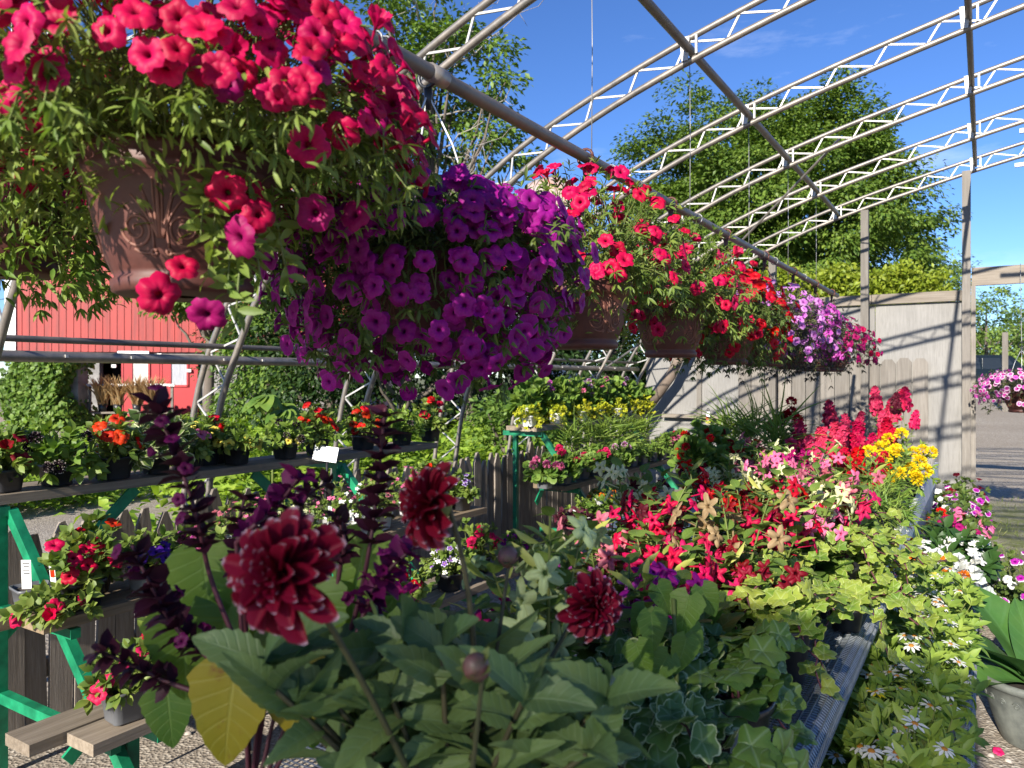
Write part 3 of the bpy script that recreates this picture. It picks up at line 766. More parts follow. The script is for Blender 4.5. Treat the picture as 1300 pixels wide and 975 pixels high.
V = [(-.3, -.6, BH - .35), (BW + .3, -.6, BH - .35), (BW + .3, BD / 2, BH + 3.2), (-.3, BD / 2, BH + 3.2), (BW + .3, BD + .6, BH - .35), (-.3, BD + .6, BH - .35)]
V = V + [(a, b, c + .15) for a, b, c in V]
MB().add(V, [[0, 3, 2, 1], [3, 5, 4, 2], [6, 7, 8, 9], [9, 8, 10, 11], [0, 1, 7, 6], [4, 5, 11, 10], [1, 2, 8, 7], [2, 4, 10, 8], [5, 3, 9, 11], [3, 0, 6, 9]]).build('roof', M_ROOF, bn, smooth=False)
for x in (0.0, BW):
    MB().add([(x, 0, BH), (x, BD, BH), (x, BD / 2, BH + 3.5)], [[0, 1, 2]]).build('gable', M_BARN, bn, smooth=False)
for k, x in enumerate((4.12, 5.36)):
    dd = MB(); dd.box((x, -.10, 1.12), (1.22, .06, 2.2)); dd.box((x - .58, -.14, 1.12), (.06, .02, 2.2)); dd.box((x + .58, -.14, 1.12), (.06, .02, 2.2))
    do = dd.build('door', M_BARND, bn, smooth=False)
    fr = MB()
    for q, s2 in (((x, -.155, 2.02), (.62, .03, .07)), ((x, -.155, 1.18), (.62, .03, .07)), ((x - .28, -.155, 1.6), (.06, .03, .9)), ((x + .28, -.155, 1.6), (.06, .03, .9))): fr.box(q, s2)
    MB().box((x, -.135, 1.6), (.5, .012, .78)).build('window_pane', solid('curtain_%d' % k, (.60, .57, .52) if k == 0 else (.30, .31, .34), .5, 0, .3, 6, stretch=(6, 1, .5)), do, smooth=False)
    fr.build('window_frame', M_BARND, do, smooth=False)
bx('door_track', (3.9, -.16, 2.30), (1.0, .06, .1), M_TRIM)
for k, (x, z) in enumerate(((3.3, 1.85), (3.55, 2.2), (4.75, 2.22), (5.7, 1.7))): MB().box((x, -.2, z), (.14, .06, .1)).build('track_hanger', M_TRIM, bn, smooth=False)
# rack of potted dry grass before the barn doors
g0 = at(165, 478, 22.0)
rk = thing('display_rack', 'pale two rail rack of dry grass pots before the red barn doors', 'rack', (g0[0], g0[1], 0), rotz=YAW)
MB().box((0, 0, 1.25), (2.6, .06, .07)).build('rail', M_TRIM, rk, smooth=False); MB().box((0, 0, .45), (2.6, .3, .05)).build('shelf', W_GREY_X, rk, smooth=False)
for x in (-1.2, 1.2): MB().box((x, .06, .62), (.07, .06, 1.24)).build('leg', W_GREY_Z, rk, smooth=False)
M_DRY = leaf_mat('dry_grass', (.32, .22, .10), (.42, .30, .15), trans=.3)
for k, x in enumerate((-.8, -.35, .2, .65)):
    p0 = np.array((g0[0] + x * CS, g0[1] + x * SN, .475))
    t = thing('grass_pot', ['tan dry grass pot at the left end of the rack', 'second tan dry grass pot on the barn rack', 'third tan dry grass pot on the barn rack, before the door', 'tan dry grass pot at the right end of the rack'][k], 'potted plant', p0, 'dry grass pots on the barn rack')
    MB().lathe([(.02, 0), (.10, 0), (.13, .22), (.11, .22), (.10, .2), (.02, .2)], 14).build('pot', M_BLACK, t)
    d = rdir(130) * .3; d[:, 2] = 1
    MB().inst(LEAF['strap'], frames_y(d, rdir(130)), np.c_[rng.normal(size=(130, 2)) * .05, np.full(130, .2)], rng.uniform(.5, .85, 130)).build('foliage', M_DRY, t)

# silo
c0 = at(699, 478, 46.0)
si = thing('silo', 'white silo with rust stained metal dome rising behind the baskets', 'silo', (c0[0], c0[1], 0))
SR, SH = 2.2, 11.4
MB().lathe([(SR, 0), (SR, SH)], 48).build('silo_wall', solid('silo_white', (.62, .62, .62), .6, 0, .12, 2), si)
MB().lathe([(SR + .08, SH)] + [((SR + .06) * math.cos(a), SH + SR * .98 * math.sin(a)) for a in np.linspace(.02, 1.53, 14)], 48).build('dome', None or solid('silo_dome', (.58, .56, .54), .5, .2, .2, 1.1, c2=(.42, .20, .13), stretch=(1, 1, .35)), si)
mb = MB()
for q in np.arange(0, 2 * PI, PI / 10):
    mb.tube([((SR + .08) * math.cos(a) * math.cos(q), (SR + .08) * math.cos(a) * math.sin(q), SH + SR * math.sin(a)) for a in np.linspace(.02, 1.5, 10)], .025, 4)
mb.build('dome_rib', M_ROOF, si)

# car on the lot
c0 = at(1252, 478, 34.0); cz = float(gz(c0[0], c0[1]))
car = thing('parked_car', 'dark green sport utility car parked beyond the doorway', 'car', (c0[0], c0[1], cz), rotz=YAW + .1)
M_CAR = solid('car_paint', (.010, .016, .020), .25, .2, .1); M_GLASS = solid('car_glass', (.02, .025, .03), .08, 0, .1); M_TYRE = solid('tyre', (.02, .02, .02), .8)
prof = [(-2.3, .35), (-2.35, .8), (-2.25, 1.05), (-1.95, 1.68), (-1.7, 1.76), (.35, 1.76), (.6, 1.70), (1.25, 1.12), (2.2, .98), (2.35, .75), (2.3, .35)]
V = [(x, -.92 + (.14 if z > 1.2 else 0), z) for x, z in prof] + [(x, .92 - (.14 if z > 1.2 else 0), z) for x, z in prof]; nn = len(prof)
MB().add(V, [list(range(nn)), [nn + i for i in range(nn)][::-1]] + [[i, nn + i, nn + (i + 1) % nn, (i + 1) % nn] for i in range(nn)]).build('body', M_CAR, car, smooth=False)
for a, b in ((-1.75, -.95), (-.85, .05), (.12, .75)):
    V = [(a, -.86, 1.14), (b, -.86, 1.14), (b - .05 - (.3 if b > .5 else 0), -.80, 1.62), (a + .05, -.80, 1.62)]
    MB().add([(x, y - .03, z) for x, y, z in V] + [(x, y + .02, z) for x, y, z in V], [[0, 1, 2, 3], [0, 4, 5, 1], [1, 5, 6, 2], [2, 6, 7, 3], [3, 7, 4, 0]]).build('window', M_GLASS, car, smooth=False)
for x in (-1.45, 1.45):
    for y in (-.86, .86):
        wh = MB().lathe([(.02, -.1), (.30, -.1), (.34, -.06), (.34, .06), (.30, .1), (.02, .1)], 24).build('wheel', M_TYRE, car)
        wh.location = (x, y, .34); wh.rotation_euler = (PI / 2, 0, 0)
        MB().lathe([(.02, -.112), (.2, -.108), (.21, -.09), (.21, .09), (.2, .108), (.02, .112)], 20).build('rim', M_WIRE, wh)
# far red shed and pole
c0 = at(1300, 478, 60.0); cz = float(gz(c0[0], c0[1]))
rs = thing('red_roofed_shed', 'low pale shed with red roof far beyond the doorway', 'shed', (c0[0], c0[1], cz), rotz=YAW)
MB().box((0, 0, .5), (5, 3, 1.0)).build('wall', solid('pale_shed', (.7, .6, .55), .7), rs, smooth=False)
V = [(-2.7, -1.8, .95), (2.7, -1.8, .95), (2.7, 0, 2.2), (-2.7, 0, 2.2), (2.7, 1.8, .95), (-2.7, 1.8, .95)]
MB().add(V + [(a, b, c + .1) for a, b, c in V], [[6, 7, 8, 9], [9, 8, 10, 11], [0, 1, 7, 6], [1, 2, 8, 7], [2, 4, 10, 8], [5, 3, 9, 11], [3, 0, 6, 9], [0, 3, 2, 1], [3, 5, 4, 2]]).build('roof', M_BARND, rs, smooth=False)
c0 = at(1276, 478, 24.0); cz = float(gz(c0[0], c0[1]))
single('lot_post', MB().box((c0[0], c0[1], cz + 1.25), (.16, .16, 2.5)), W_GREY_Z, 'short grey wooden post beside the parked car', 'post', (c0[0], c0[1], cz), smooth=False)
# ------------------------------------------------------------------ trees and shrubs beyond the frame
M_BARK = solid('bark', (.13, .105, .085), .9, 0, .3, 6, .8, stretch=(4, 4, .8))
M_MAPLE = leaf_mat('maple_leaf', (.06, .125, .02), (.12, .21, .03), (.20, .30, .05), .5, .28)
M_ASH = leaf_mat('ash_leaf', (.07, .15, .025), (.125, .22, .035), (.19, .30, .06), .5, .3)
M_SHADELEAF = leaf_mat('dark_shaded_shrub_leaf', (.012, .034, .009), (.022, .055, .012), (.045, .09, .02), .5, .25)  # dark green leaf, darkened further so its colour carries the deep shade
M_LIGHTLEAF = leaf_mat('light_leaf', (.10, .18, .035), (.15, .25, .045), (.22, .32, .07), .5, .3)
M_HEDGE = leaf_mat('hedge_leaf', (.14, .20, .018), (.22, .30, .022), (.30, .37, .04), .5, .3)
M_WEED = leaf_mat('weed_leaf', (.13, .24, .025), (.22, .36, .035), (.31, .45, .06), .5, .35)

def tree(lab, u, d, trunk_h, zc, rx, rz, ncl, per, ls, mat, seed, group=None, csz=.55, name='tree', dead=0, skew=(0, 0), cat='tree', limbs=26, shell=.45):
    r = np.random.default_rng(seed)
    g = at(u, 478, d); z0 = float(gz(g[0], g[1])); og = (g[0], g[1], z0)
    t = thing(name, lab, cat, og, group)
    # clump centres inside an uneven ellipsoid
    dirs = nrm(r.normal(size=(ncl, 3))); rad = (shell + (1 - shell) * r.random(ncl) ** .7)
    bump = 1 + .16 * np.sin(dirs[:, 0] * 4 + seed) * np.cos(dirs[:, 2] * 5 + seed * 2) + .10 * np.sin(dirs[:, 1] * 7 + seed)
    Cc = dirs * (rad * bump)[:, None] * (rx, rx, rz) + (skew[0], skew[1], zc - z0)
    Cc[:, 2] = np.maximum(Cc[:, 2], .3)
    # trunk and limbs
    m = MB(); top = np.array((skew[0] * .6, skew[1] * .6, zc - z0 + rz * .45)); tr = .055 * rx ** .8 + .05
    nodes = bez(np.zeros(3), np.array((r.normal() * .2, r.normal() * .2, top[2] * .5)), top, 12)
    m.tube(nodes, np.linspace(tr, tr * .22, 12), 9)
    m.build('trunk', M_BARK, t)
    m = MB()
    for i in r.choice(ncl, min(limbs, ncl), False):
        c = Cc[i]; k = int(np.clip((c[2] - rz * .55) / max(top[2], .1) * 11, 2, 10)); s_ = nodes[k]
        cv = bez(s_, s_ * .4 + c * .6 + (0, 0, -.15 * rz), c, 7); cv += r.normal(size=cv.shape) * .03 * rx * .5
        m.tube(cv, np.linspace(tr * .38, .012, 7), 5, False)
    m.build('limbs', M_BARK, t)
    if dead:
        m = MB()
        for i in range(dead):
            s_ = nodes[r.integers(5, 12)]
            dv = nrm(r.normal(size=3) * (1, 1, .5) + (.9 * CS, .9 * SN, .25)); L = rx * (.5 + .75 * r.random())
            cv = s_ + dv * L * np.linspace(0, 1, 8)[:, None] + r.normal(size=(8, 3)) * .06 * L * np.linspace(0, 1, 8)[:, None] + (0, 0, 1) * (np.linspace(0, 1, 8) ** 2 * L * .2)[:, None]
            m.tube(cv, np.linspace(.03, .006, 8), 4, False)
            for q in range(9):
                a = cv[r.integers(2, 8)]; dv2 = nrm(dv + r.normal(size=3) * .8)
                l2 = L * .33 * r.random()
                m.tube(np.array([a, a + dv2 * l2 * .5 + r.normal(size=3) * .04, a + dv2 * l2]), (.010, .007, .004), 3, False)
        m.build('bare_branches', solid('dead_branch', (.33, .30, .27), .9), t)
    K = ncl * per; ci = np.repeat(np.arange(ncl), per)
    off = nrm(r.normal(size=(K, 3))) * (r.random((K, 1)) ** .45 * 1.55) * (csz, csz, csz * .5) * (.6 + .8 * r.random(ncl))[ci][:, None]
    off[:, 2] -= .25 * (off[:, 0] ** 2 + off[:, 1] ** 2) / csz * .5
    P = Cc[ci] + off
    P[:, 2] = np.maximum(P[:, 2], .04)
    out = nrm(off * (1, 1, .3) + dirs[ci] * csz * .6)
    dl = nrm(out + r.normal(size=(K, 3)) * .45 + (0, 0, -.35)); up = nrm(out * .5 + (0, 0, .9) + r.normal(size=(K, 3)) * .35)
    rnd = np.clip(r.random(ncl)[ci] * .55 + r.random(K) * .45, 0, 1) * .999
    MB().inst(LEAF['tree'], frames_y(dl, up), P, ls * (.7 + .6 * r.random(K)), rnd).build('crown', mat, t)
    return t
G = 'trees beyond the greenhouse'
tree('big dense green maple with rounded crown behind the end wall', 968, 26, 4.5, 6.9, 5.25, 4.55, 760, 260, .135, M_MAPLE, 4, G, .50, 'maple_tree', limbs=40)
tree('tall sparse ash tree with bare grey twigs against the sky', 545, 17.5, 4.5, 7.2, 2.45, 4.4, 120, 150, .14, M_ASH, 8, G, .36, 'ash_tree', dead=22, limbs=50, shell=.15)
tree('leafy ash with low feathery branches hanging before the red barn', 262, 19, 2.5, 4.55, 2.2, 1.75, 80, 130, .14, M_ASH, 17, G, .42, 'ash_tree')
tree('light green young tree standing at the right shoulder of the maple', 1172, 30, 2, 4.4, 1.9, 2.2, 60, 110, .14, M_LIGHTLEAF, 22, G, .42, 'young_tree')
for k, (u, d, zc, rx, rz, lab) in enumerate(((1252, 44, 3.9, 2.3, 3.4, 'light green tree seen through the doorway, nearest to the wall post'), (1292, 52, 3.4, 3.0, 2.3, 'wide low tree seen through the doorway, above the parked car'), (1345, 48, 4.4, 2.6, 3.6, 'tall green tree at the right edge beyond the doorway header'), (1215, 58, 3.6, 3, 2.6, 'hazy green tree mostly behind the tall wall post'))):
    tree(lab, u, d, 2, zc, rx, rz, 70, 90, .2, M_LIGHTLEAF if k % 2 == 0 else M_ASH, 31 + k, G, .55, 'lot_tree', limbs=12)
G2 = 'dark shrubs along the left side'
for k, (u, d, h_, rx, mat, lab) in enumerate(((345, 15.5, 4.6, 1.0, M_ASH, 'upright light green bush left of the purple basket'), (420, 15.0, 4.3, 1.7, M_SHADELEAF, 'tall dark shrub behind the left truss legs, next to the upright bush'), (505, 14.5, 4.6, 1.6, M_SHADELEAF, 'tall dark shrub behind the purple petunia basket'),
                                              (600, 15, 4.8, 1.7, M_SHADELEAF, 'deep green shrub behind the gap between two truss legs'), (690, 15.5, 4.4, 1.7, M_SHADELEAF, 'deep green shrub behind the lime plants on the far stand'), (775, 16, 4.0, 1.6, M_SHADELEAF, 'dark shrub ending beside the grey end wall'),
                                              (330, 21, 4.0, 1.3, M_SHADELEAF, 'dark shrub in the shade beside the red barn doors'), (850, 17, 3.6, 1.6, M_SHADELEAF, 'dark shrub hidden low behind the end wall'))):
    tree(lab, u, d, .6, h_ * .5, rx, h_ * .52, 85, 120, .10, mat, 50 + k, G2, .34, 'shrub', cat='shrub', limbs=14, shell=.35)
for k, (u, d, h_, rx, mat, lab) in enumerate(((640, 9.6, 1.35, .55, M_ASH, 'mid green leafy bush between the two plant stands'), (505, 10.4, 1.2, .5, M_WEED, 'bright green bush behind the red petunias at the end of the top shelf'), (275, 8.3, 1.0, .45, M_WEED, 'lime green bush below the top shelf, beyond the picket fence'), (715, 10.6, 1.4, .55, M_ASH, 'mid green bush behind the lime plants of the far stand'), (375, 9.2, .95, .5, M_WEED, 'yellow green bush behind the white sign'))):
    tree(lab, u, d, .2, h_ * .5, rx, h_ * .5, 40, 60, .075, mat, 70 + k, 'low bushes beyond the fence', .15, 'bush', cat='bush', limbs=8, shell=.2)
# clipped hedge above the end wall
a, b = at(900, 478, 14.5), at(1195, 478, 14.0)
og = tuple((a[:2] + b[:2]) / 2) + (0,)
hd = thing('hedge', 'yellow green clipped hedge rising above the grey end wall', 'hedge', og)
n = 26000
t_ = rng.random(n)[:, None]; side = nrm(np.array((-(b - a)[1], (b - a)[0], 0)))
zz = 1.2 + 2.25 * rng.random(n) ** .6 + .10 * np.sin(t_[:, 0] * 25) + rng.normal(size=n) * .05
P = a * (1 - t_) + b * t_ + side * ((rng.random(n) - .5) * 1.1)[:, None]; P[:, 2] = zz
d = rdir(n) + (0, 0, .7)
MB().inst(LEAF['tree'], frames_y(d, rdir(n) + (0, -.5, .5)), P, rng.uniform(.06, .12, n)).build('foliage', M_HEDGE, hd, og)
m = MB()
for q in np.linspace(.05, .95, 9):
    p = a * (1 - q) + b * q; m.tube([(p[0], p[1], 0), (p[0], p[1], 1.2), (p[0] + .1, p[1], 2.6)], (.05, .04, .015), 6)
m.build('stem', M_BARK, hd, og)
# ivy covering the barn's lower left corner
c0 = at(60, 478, 21.5)
iv = thing('ivy_mound', 'dense green ivy mound climbing the left corner of the barn', 'ivy', (c0[0], c0[1], 0), rotz=YAW)
n = 9000
P = np.c_[np.clip(rng.normal(size=n) * .5, -.95, .95), (rng.random(n) - .5) * 1.6, rng.random(n) ** .8 * 2.05]
P[:, 0] *= 1 - .12 * P[:, 2]; P[:, 0] += .15 * np.sin(P[:, 2] * 4)
d = rdir(n) * .7 + (0, -.3, -.6)
MB().inst(LEAF['ivylow'], frames_y(d, np.array((0, -1.0, .5)) + rdir(n) * .7), P, rng.uniform(.10, .19, n)).build('foliage', M_ASH, iv)
MB().box((0, .3, 1.0), (1.7, .5, 2.0)).build('stone_pier', M_WW, iv, smooth=False)

# weeds beyond the picket fence, one uncountable mass
n = 13000
P = np.c_[rng.uniform(-15, -4.3, n), rng.uniform(3.0, 15, n), np.zeros(n)]
gap = (P[:, 0] < -5.6 - .25 * np.sin(P[:, 1])) & (P[:, 0] > -8.6) & (P[:, 1] < 5.3 + .5 * np.sin(P[:, 0] * 2)) 
lump = np.sin(P[:, 0] * 1.7 + 1) * np.sin(P[:, 1] * 1.3) + .4 * np.sin(P[:, 0] * 4.1 + P[:, 1] * 3)
P = P[~gap & (lump + rng.normal(size=n) * .5 > -.75)]; lump = np.sin(P[:, 0] * 1.7 + 1) * np.sin(P[:, 1] * 1.3)
n = len(P); per = 9; ci = np.repeat(np.arange(n), per)
hh = np.clip(.30 + .22 * lump + .12 * rng.normal(size=n) + .03 * (P[:, 1] - 5), .08, .85)[ci]
Q = P[ci] + rng.normal(size=(n * per, 3)) * (.10, .10, 0); Q[:, 2] = hh * rng.random(n * per) ** .55
d = rdir(n * per); d[:, 2] = d[:, 2] * .4 + .15
o = MB().inst(LEAF['tree'], frames_y(d, rdir(n * per) * .5 + (0, -.2, 1)), Q, rng.uniform(.06, .13, n * per), np.clip(rng.random(n)[ci] * .6 + rng.random(n * per) * .4, 0, .999)).build('ground_cover', M_WEED)
tag(o, 'bright green weeds and ground cover beyond the picket fence', 'weeds', kind='stuff')
# ------------------------------------------------------------------ plant building blocks
def round_edge(a): return 1 - .06 * np.abs(np.sin(4 * a)) - .5 * np.exp(-((np.abs(a - PI)) / .22) ** 2)
v_, f_, s_ = polar(round_edge, [(.04, .0), (.5, .05), (1.0, .0)], 18)
LEAF['round'] = (np.stack([v_[:, 1] * .55, v_[:, 0] * .55 + .5, v_[:, 2] + .12 * np.abs(v_[:, 1])], 1), f_, s_)
L_PET = leaf_mat('petunia_leaf', (.085, .15, .026), (.15, .23, .04), (.24, .32, .07), .5, .32)
L_PETD = leaf_mat('deep_petunia_leaf', (.05, .10, .02), (.085, .14, .028), (.13, .19, .04), .5, .3)
L_STEM = leaf_mat('green_stem', (.09, .13, .03), (.15, .19, .05), trans=.05)
L_PSTEM = leaf_mat('purple_stem', (.06, .018, .03), (.10, .03, .045), trans=.03)
L_NIC = leaf_mat('tobacco_leaf', (.075, .155, .025), (.13, .22, .04), (.19, .29, .055), .5, .3, .35)
L_LIME = leaf_mat('lime_leaf', (.32, .40, .03), (.48, .52, .03), (.58, .56, .04), .5, .35)
L_GER = leaf_mat('geranium_leaf', (.085, .17, .03), (.15, .26, .042), (.21, .33, .06), .5, .3)
L_FERN = leaf_mat('ferny_leaf', (.085, .17, .025), (.15, .25, .038), (.22, .32, .055), .5, .3)
L_VAR = leaf_mat('variegated_leaf', (.09, .16, .04), (.13, .2, .05), None, .5, .3, .0, edge=((.50, .52, .30), -.72))
L_IVY = leaf_mat('ivy_leaf', (.06, .135, .025), (.095, .18, .033), (.14, .23, .045), .38, .22, -.55, (.22, .32, .16))
L_IVYV = leaf_mat('variegated_ivy_leaf', (.07, .15, .035), (.10, .19, .045), (.13, .23, .055), .42, .24, -.4, (.3, .4, .2), edge=((.50, .56, .30), .90))
L_IVYL = leaf_mat('lime_ivy_leaf', (.12, .22, .03), (.20, .31, .04), (.32, .40, .07), .42, .32, -.45, (.45, .53, .22), edge=((.46, .50, .14), .92))
L_ZIN = leaf_mat('zinnia_leaf', (.12, .22, .035), (.19, .30, .05), (.27, .38, .07), .5, .3)
L_SILV = leaf_mat('silver_leaf', (.33, .38, .36), (.48, .52, .50), None, .7, .15)
L_IMP = leaf_mat('impatiens_leaf', (.03, .08, .02), (.05, .12, .025), None, .45, .25)
L_BURG = leaf_mat('burgundy_leaf', (.05, .012, .022), (.09, .02, .035), None, .45, .2)
L_DKB = leaf_mat('dark_trailing_leaf', (.03, .035, .02), (.045, .035, .032), (.07, .10, .03), .5, .25)
L_DAH = leaf_mat('dahlia_leaf', (.085, .15, .05), (.115, .19, .065), (.15, .225, .068), .45, .24, .4, (.19, .28, .14))
L_SAL = leaf_mat('salvia_leaf', (.08, .17, .025), (.115, .22, .03), (.16, .27, .035), .5, .3, .45, (.21, .32, .08))
L_SALY = leaf_mat('yellowing_leaf', (.21, .21, .015), (.27, .24, .015), None, .5, .3, .45, (.36, .34, .07), blotch=((.20, .10, .02), 26, .63))
L_CAN = leaf_mat('canna_leaf', (.045, .115, .03), (.06, .15, .035), None, .28, .2, .3, (.10, .20, .08))
M_TERRA = solid('terracotta_plastic', (.088, .027, .020), .55, 0, .22, 35, .15)
M_TERRAL = solid('worn_terracotta_relief', (.20, .085, .06), .6, 0, .2, 40)
M_SOIL = solid('potting_soil', (.025, .018, .013), .95, 0, .5, 60, 1.0)
M_GREYPOT = solid('grey_pot', (.12, .125, .135), .45, 0, .12)
M_WPOT = solid('white_pot', (.70, .70, .68), .5, 0, .06)
M_SILP = solid('silver_pot', (.42, .44, .46), .35, .3, .08)
M_TAG = solid('white_tag', (.80, .80, .78), .45, 0, .05)
M_INK = solid('tag_ink', (.05, .05, .055), .7, 0, .05)
PT = {
    'hotpink': petal_mat('hot_pink_petal', (.56, .002, .085), (.51, .001, .070), (.18, .001, .03)),
    'rose': petal_mat('rose_petal', (.66, .02, .12), (.60, .014, .10), (.24, .006, .04)),
    'redpink': petal_mat('red_pink_petal', (.60, .003, .070), (.56, .002, .058), (.15, .001, .02)),
    'magenta': petal_mat('magenta_petal', (.42, .006, .15), (.38, .005, .13), (.12, .002, .05)),
    'purple': petal_mat('purple_petal', (.44, .012, .31), (.35, .008, .255), (.08, .002, .085)),
    'violet': petal_mat('violet_petal', (.10, .02, .34), (.08, .015, .30), (.02, .004, .08)),
    'red': petal_mat('red_petal', (.58, .003, .022), (.54, .002, .018), (.13, .001, .003)),
    'scarlet': petal_mat('scarlet_petal', (.70, .028, .005), (.66, .02, .005), (.18, .006, .003)),
    'darkred': petal_mat('dark_red_petal', (.24, .004, .016), (.20, .003, .012), (.06, .001, .004)),
    'maroon': petal_mat('maroon_petal', (.10, .006, .018), (.085, .005, .016), (.03, .002, .006)),
    'lavender': petal_mat('lavender_petal', (.66, .30, .66), (.58, .16, .56), (.30, .03, .34), .6),
    'orchid': petal_mat('orchid_petal', (.66, .14, .50), (.55, .06, .42), (.2, .01, .2), .7),
    'pinkwhite': petal_mat('pink_white_petal', (.80, .55, .70), (.62, .06, .36), (.4, .02, .2), .62),
    'pale': petal_mat('pale_lime_petal', (.46, .58, .24), (.50, .61, .28), (.18, .28, .08), .9, .12),
    'cream': petal_mat('cream_petal', (.76, .76, .40), (.74, .74, .42), (.4, .5, .12), .9, .12),
    'white': petal_mat('white_petal', (.82, .82, .80), (.80, .80, .78), (.5, .55, .25), .9, .12, veins=.04, var=.03),
    'zwhite': petal_mat('white_ray_petal', (.82, .82, .78), (.80, .80, .76), (.48, .20, .02), .97, .12, veins=.06, var=.03),
    'zyellow': petal_mat('yellow_ray_petal', (.82, .62, .01), (.82, .62, .01), (.5, .22, .01), .97, .12, veins=.1, var=.03),
    'yellow': petal_mat('yellow_petal', (.84, .66, .012), (.80, .58, .01), (.6, .35, .01), .9, .1, var=.06),
    'lemon': petal_mat('lemon_petal', (.80, .70, .16), (.78, .66, .10), (.55, .32, .02), .9, .25, var=.06),
    'orange': petal_mat('orange_petal', (.80, .26, .01), (.78, .20, .008), (.45, .06, .004), .9, .1, var=.08),
    'coral': petal_mat('coral_petal', (.68, .05, .13), (.60, .03, .10), (.45, .02, .08), .8, .1, var=.08),
    'pink': petal_mat('pink_petal', (.78, .22, .38), (.74, .16, .32), (.5, .05, .15), .85, .15),
    'dustypink': petal_mat('dusty_pink_petal', (.56, .18, .22), (.48, .11, .16), (.4, .08, .1), .7, .15),
    'picotee': petal_mat('purple_white_edge_petal', (.82, .78, .82), (.42, .012, .36), (.16, .004, .16), .84, .2, var=.06),
    'tan': petal_mat('tan_petal', (.42, .30, .16), (.36, .25, .13), (.2, .12, .05), .9, .12, var=.06),
    'black': petal_mat('black_white_edge_petal', (.50, .44, .38), (.025, .010, .018), (.012, .005, .01), .88, .1, var=.06),
    'pansy': petal_mat('pansy_petal', (.66, .62, .78), (.16, .04, .36), (.6, .4, .05), .75, .12),
    'dahlia': petal_mat('dahlia_petal', (.70, .54, .62), (.21, .003, .022), (.09, .002, .008), .95, .05, .18, .05, .3),
    'salvia': petal_mat('salvia_petal', (.18, .008, .105), (.14, .006, .075), (.05, .003, .03)),
    'calyx': petal_mat('dark_calyx', (.048, .008, .022), (.042, .007, .019), (.02, .004, .010), trans=.15),
}
_BM = {}
def bloom_mesh(kind, col, i):
    k = (kind, col, i)
    if k not in _BM:
        t = FLOW[kind][i]
        _BM[k] = MB().add(t[0], t[1], np.c_[t[2], np.zeros(len(t[0]))]).mesh(kind + '_blossom', PT[col])
    return _BM[k]
def as_blossoms(parent, wloc, kind, col, P, Nv, R, part='blossom', maxp=100, minpx=9.0):
    """Blossoms as parts sharing mesh data (the ones that show largest), the rest as one part."""
    P = np.asarray(P, float); Nv = nrm(Nv); R = np.asarray(R, float)
    if not len(P): return
    Fm = frames_z(Nv)
    wp = P + np.asarray(wloc); view = nrm(np.array((0, 0, CAMZ)) - wp); face = (view * Nv).sum(1)
    dd = np.maximum(-wp[:, 0] * SN + wp[:, 1] * CS, .2); px = 2 * R * F / dd
    off = (P * (view * (1, 1, .4))).sum(1)
    order = np.argsort(-(px * (1 + .5 * face) + 60 * off))
    nk = len(FLOW[kind])
    asp = [i for i in order if px[i] > minpx][:maxp]; rest = np.setdiff1d(np.arange(len(P)), asp)
    for i in asp:
        M = np.eye(4); M[:3, :3] = Fm[i] * R[i]; M[:3, 3] = P[i]
        vi = int(rng.integers(nk)) if kind != 'petunia' or rng.random() < .38 else int(rng.integers(4))
        place(part, bloom_mesh(kind, col, vi), parent, Matrix(M))
    if len(rest):
        lo = kind + '_s' if kind + '_s' in FLOW else kind
        o = MB().inst(FLOW[lo][0], Fm[rest], P[rest], R[rest]).build(part + '_cluster', PT[col], parent)
        if len(rest) > 3: o['kind'] = 'stuff'
def shell_dirs(n, e0, e1, pw=1.0):
    az = np.arange(n) * 2.39996 + rng.normal(size=n) * .25
    u = rng.random(n) ** pw
    el = np.arcsin(np.clip(math.sin(e0) + (math.sin(e1) - math.sin(e0)) * u, -1, 1))
    return np.stack([np.cos(el) * np.cos(az), np.cos(el) * np.sin(az), np.sin(el)], 1)
def curtain(D):
    """Below the rim the shoots hang as a curtain rather than tucking under like a ball."""
    D = D.copy(); h = np.linalg.norm(D[:, :2], axis=1); lo = D[:, 2] < 0
    D[lo, :2] *= (h[lo] ** -.62 * (1 + .25 * D[lo, 2] ** 2) ** -1)[:, None]
    return D
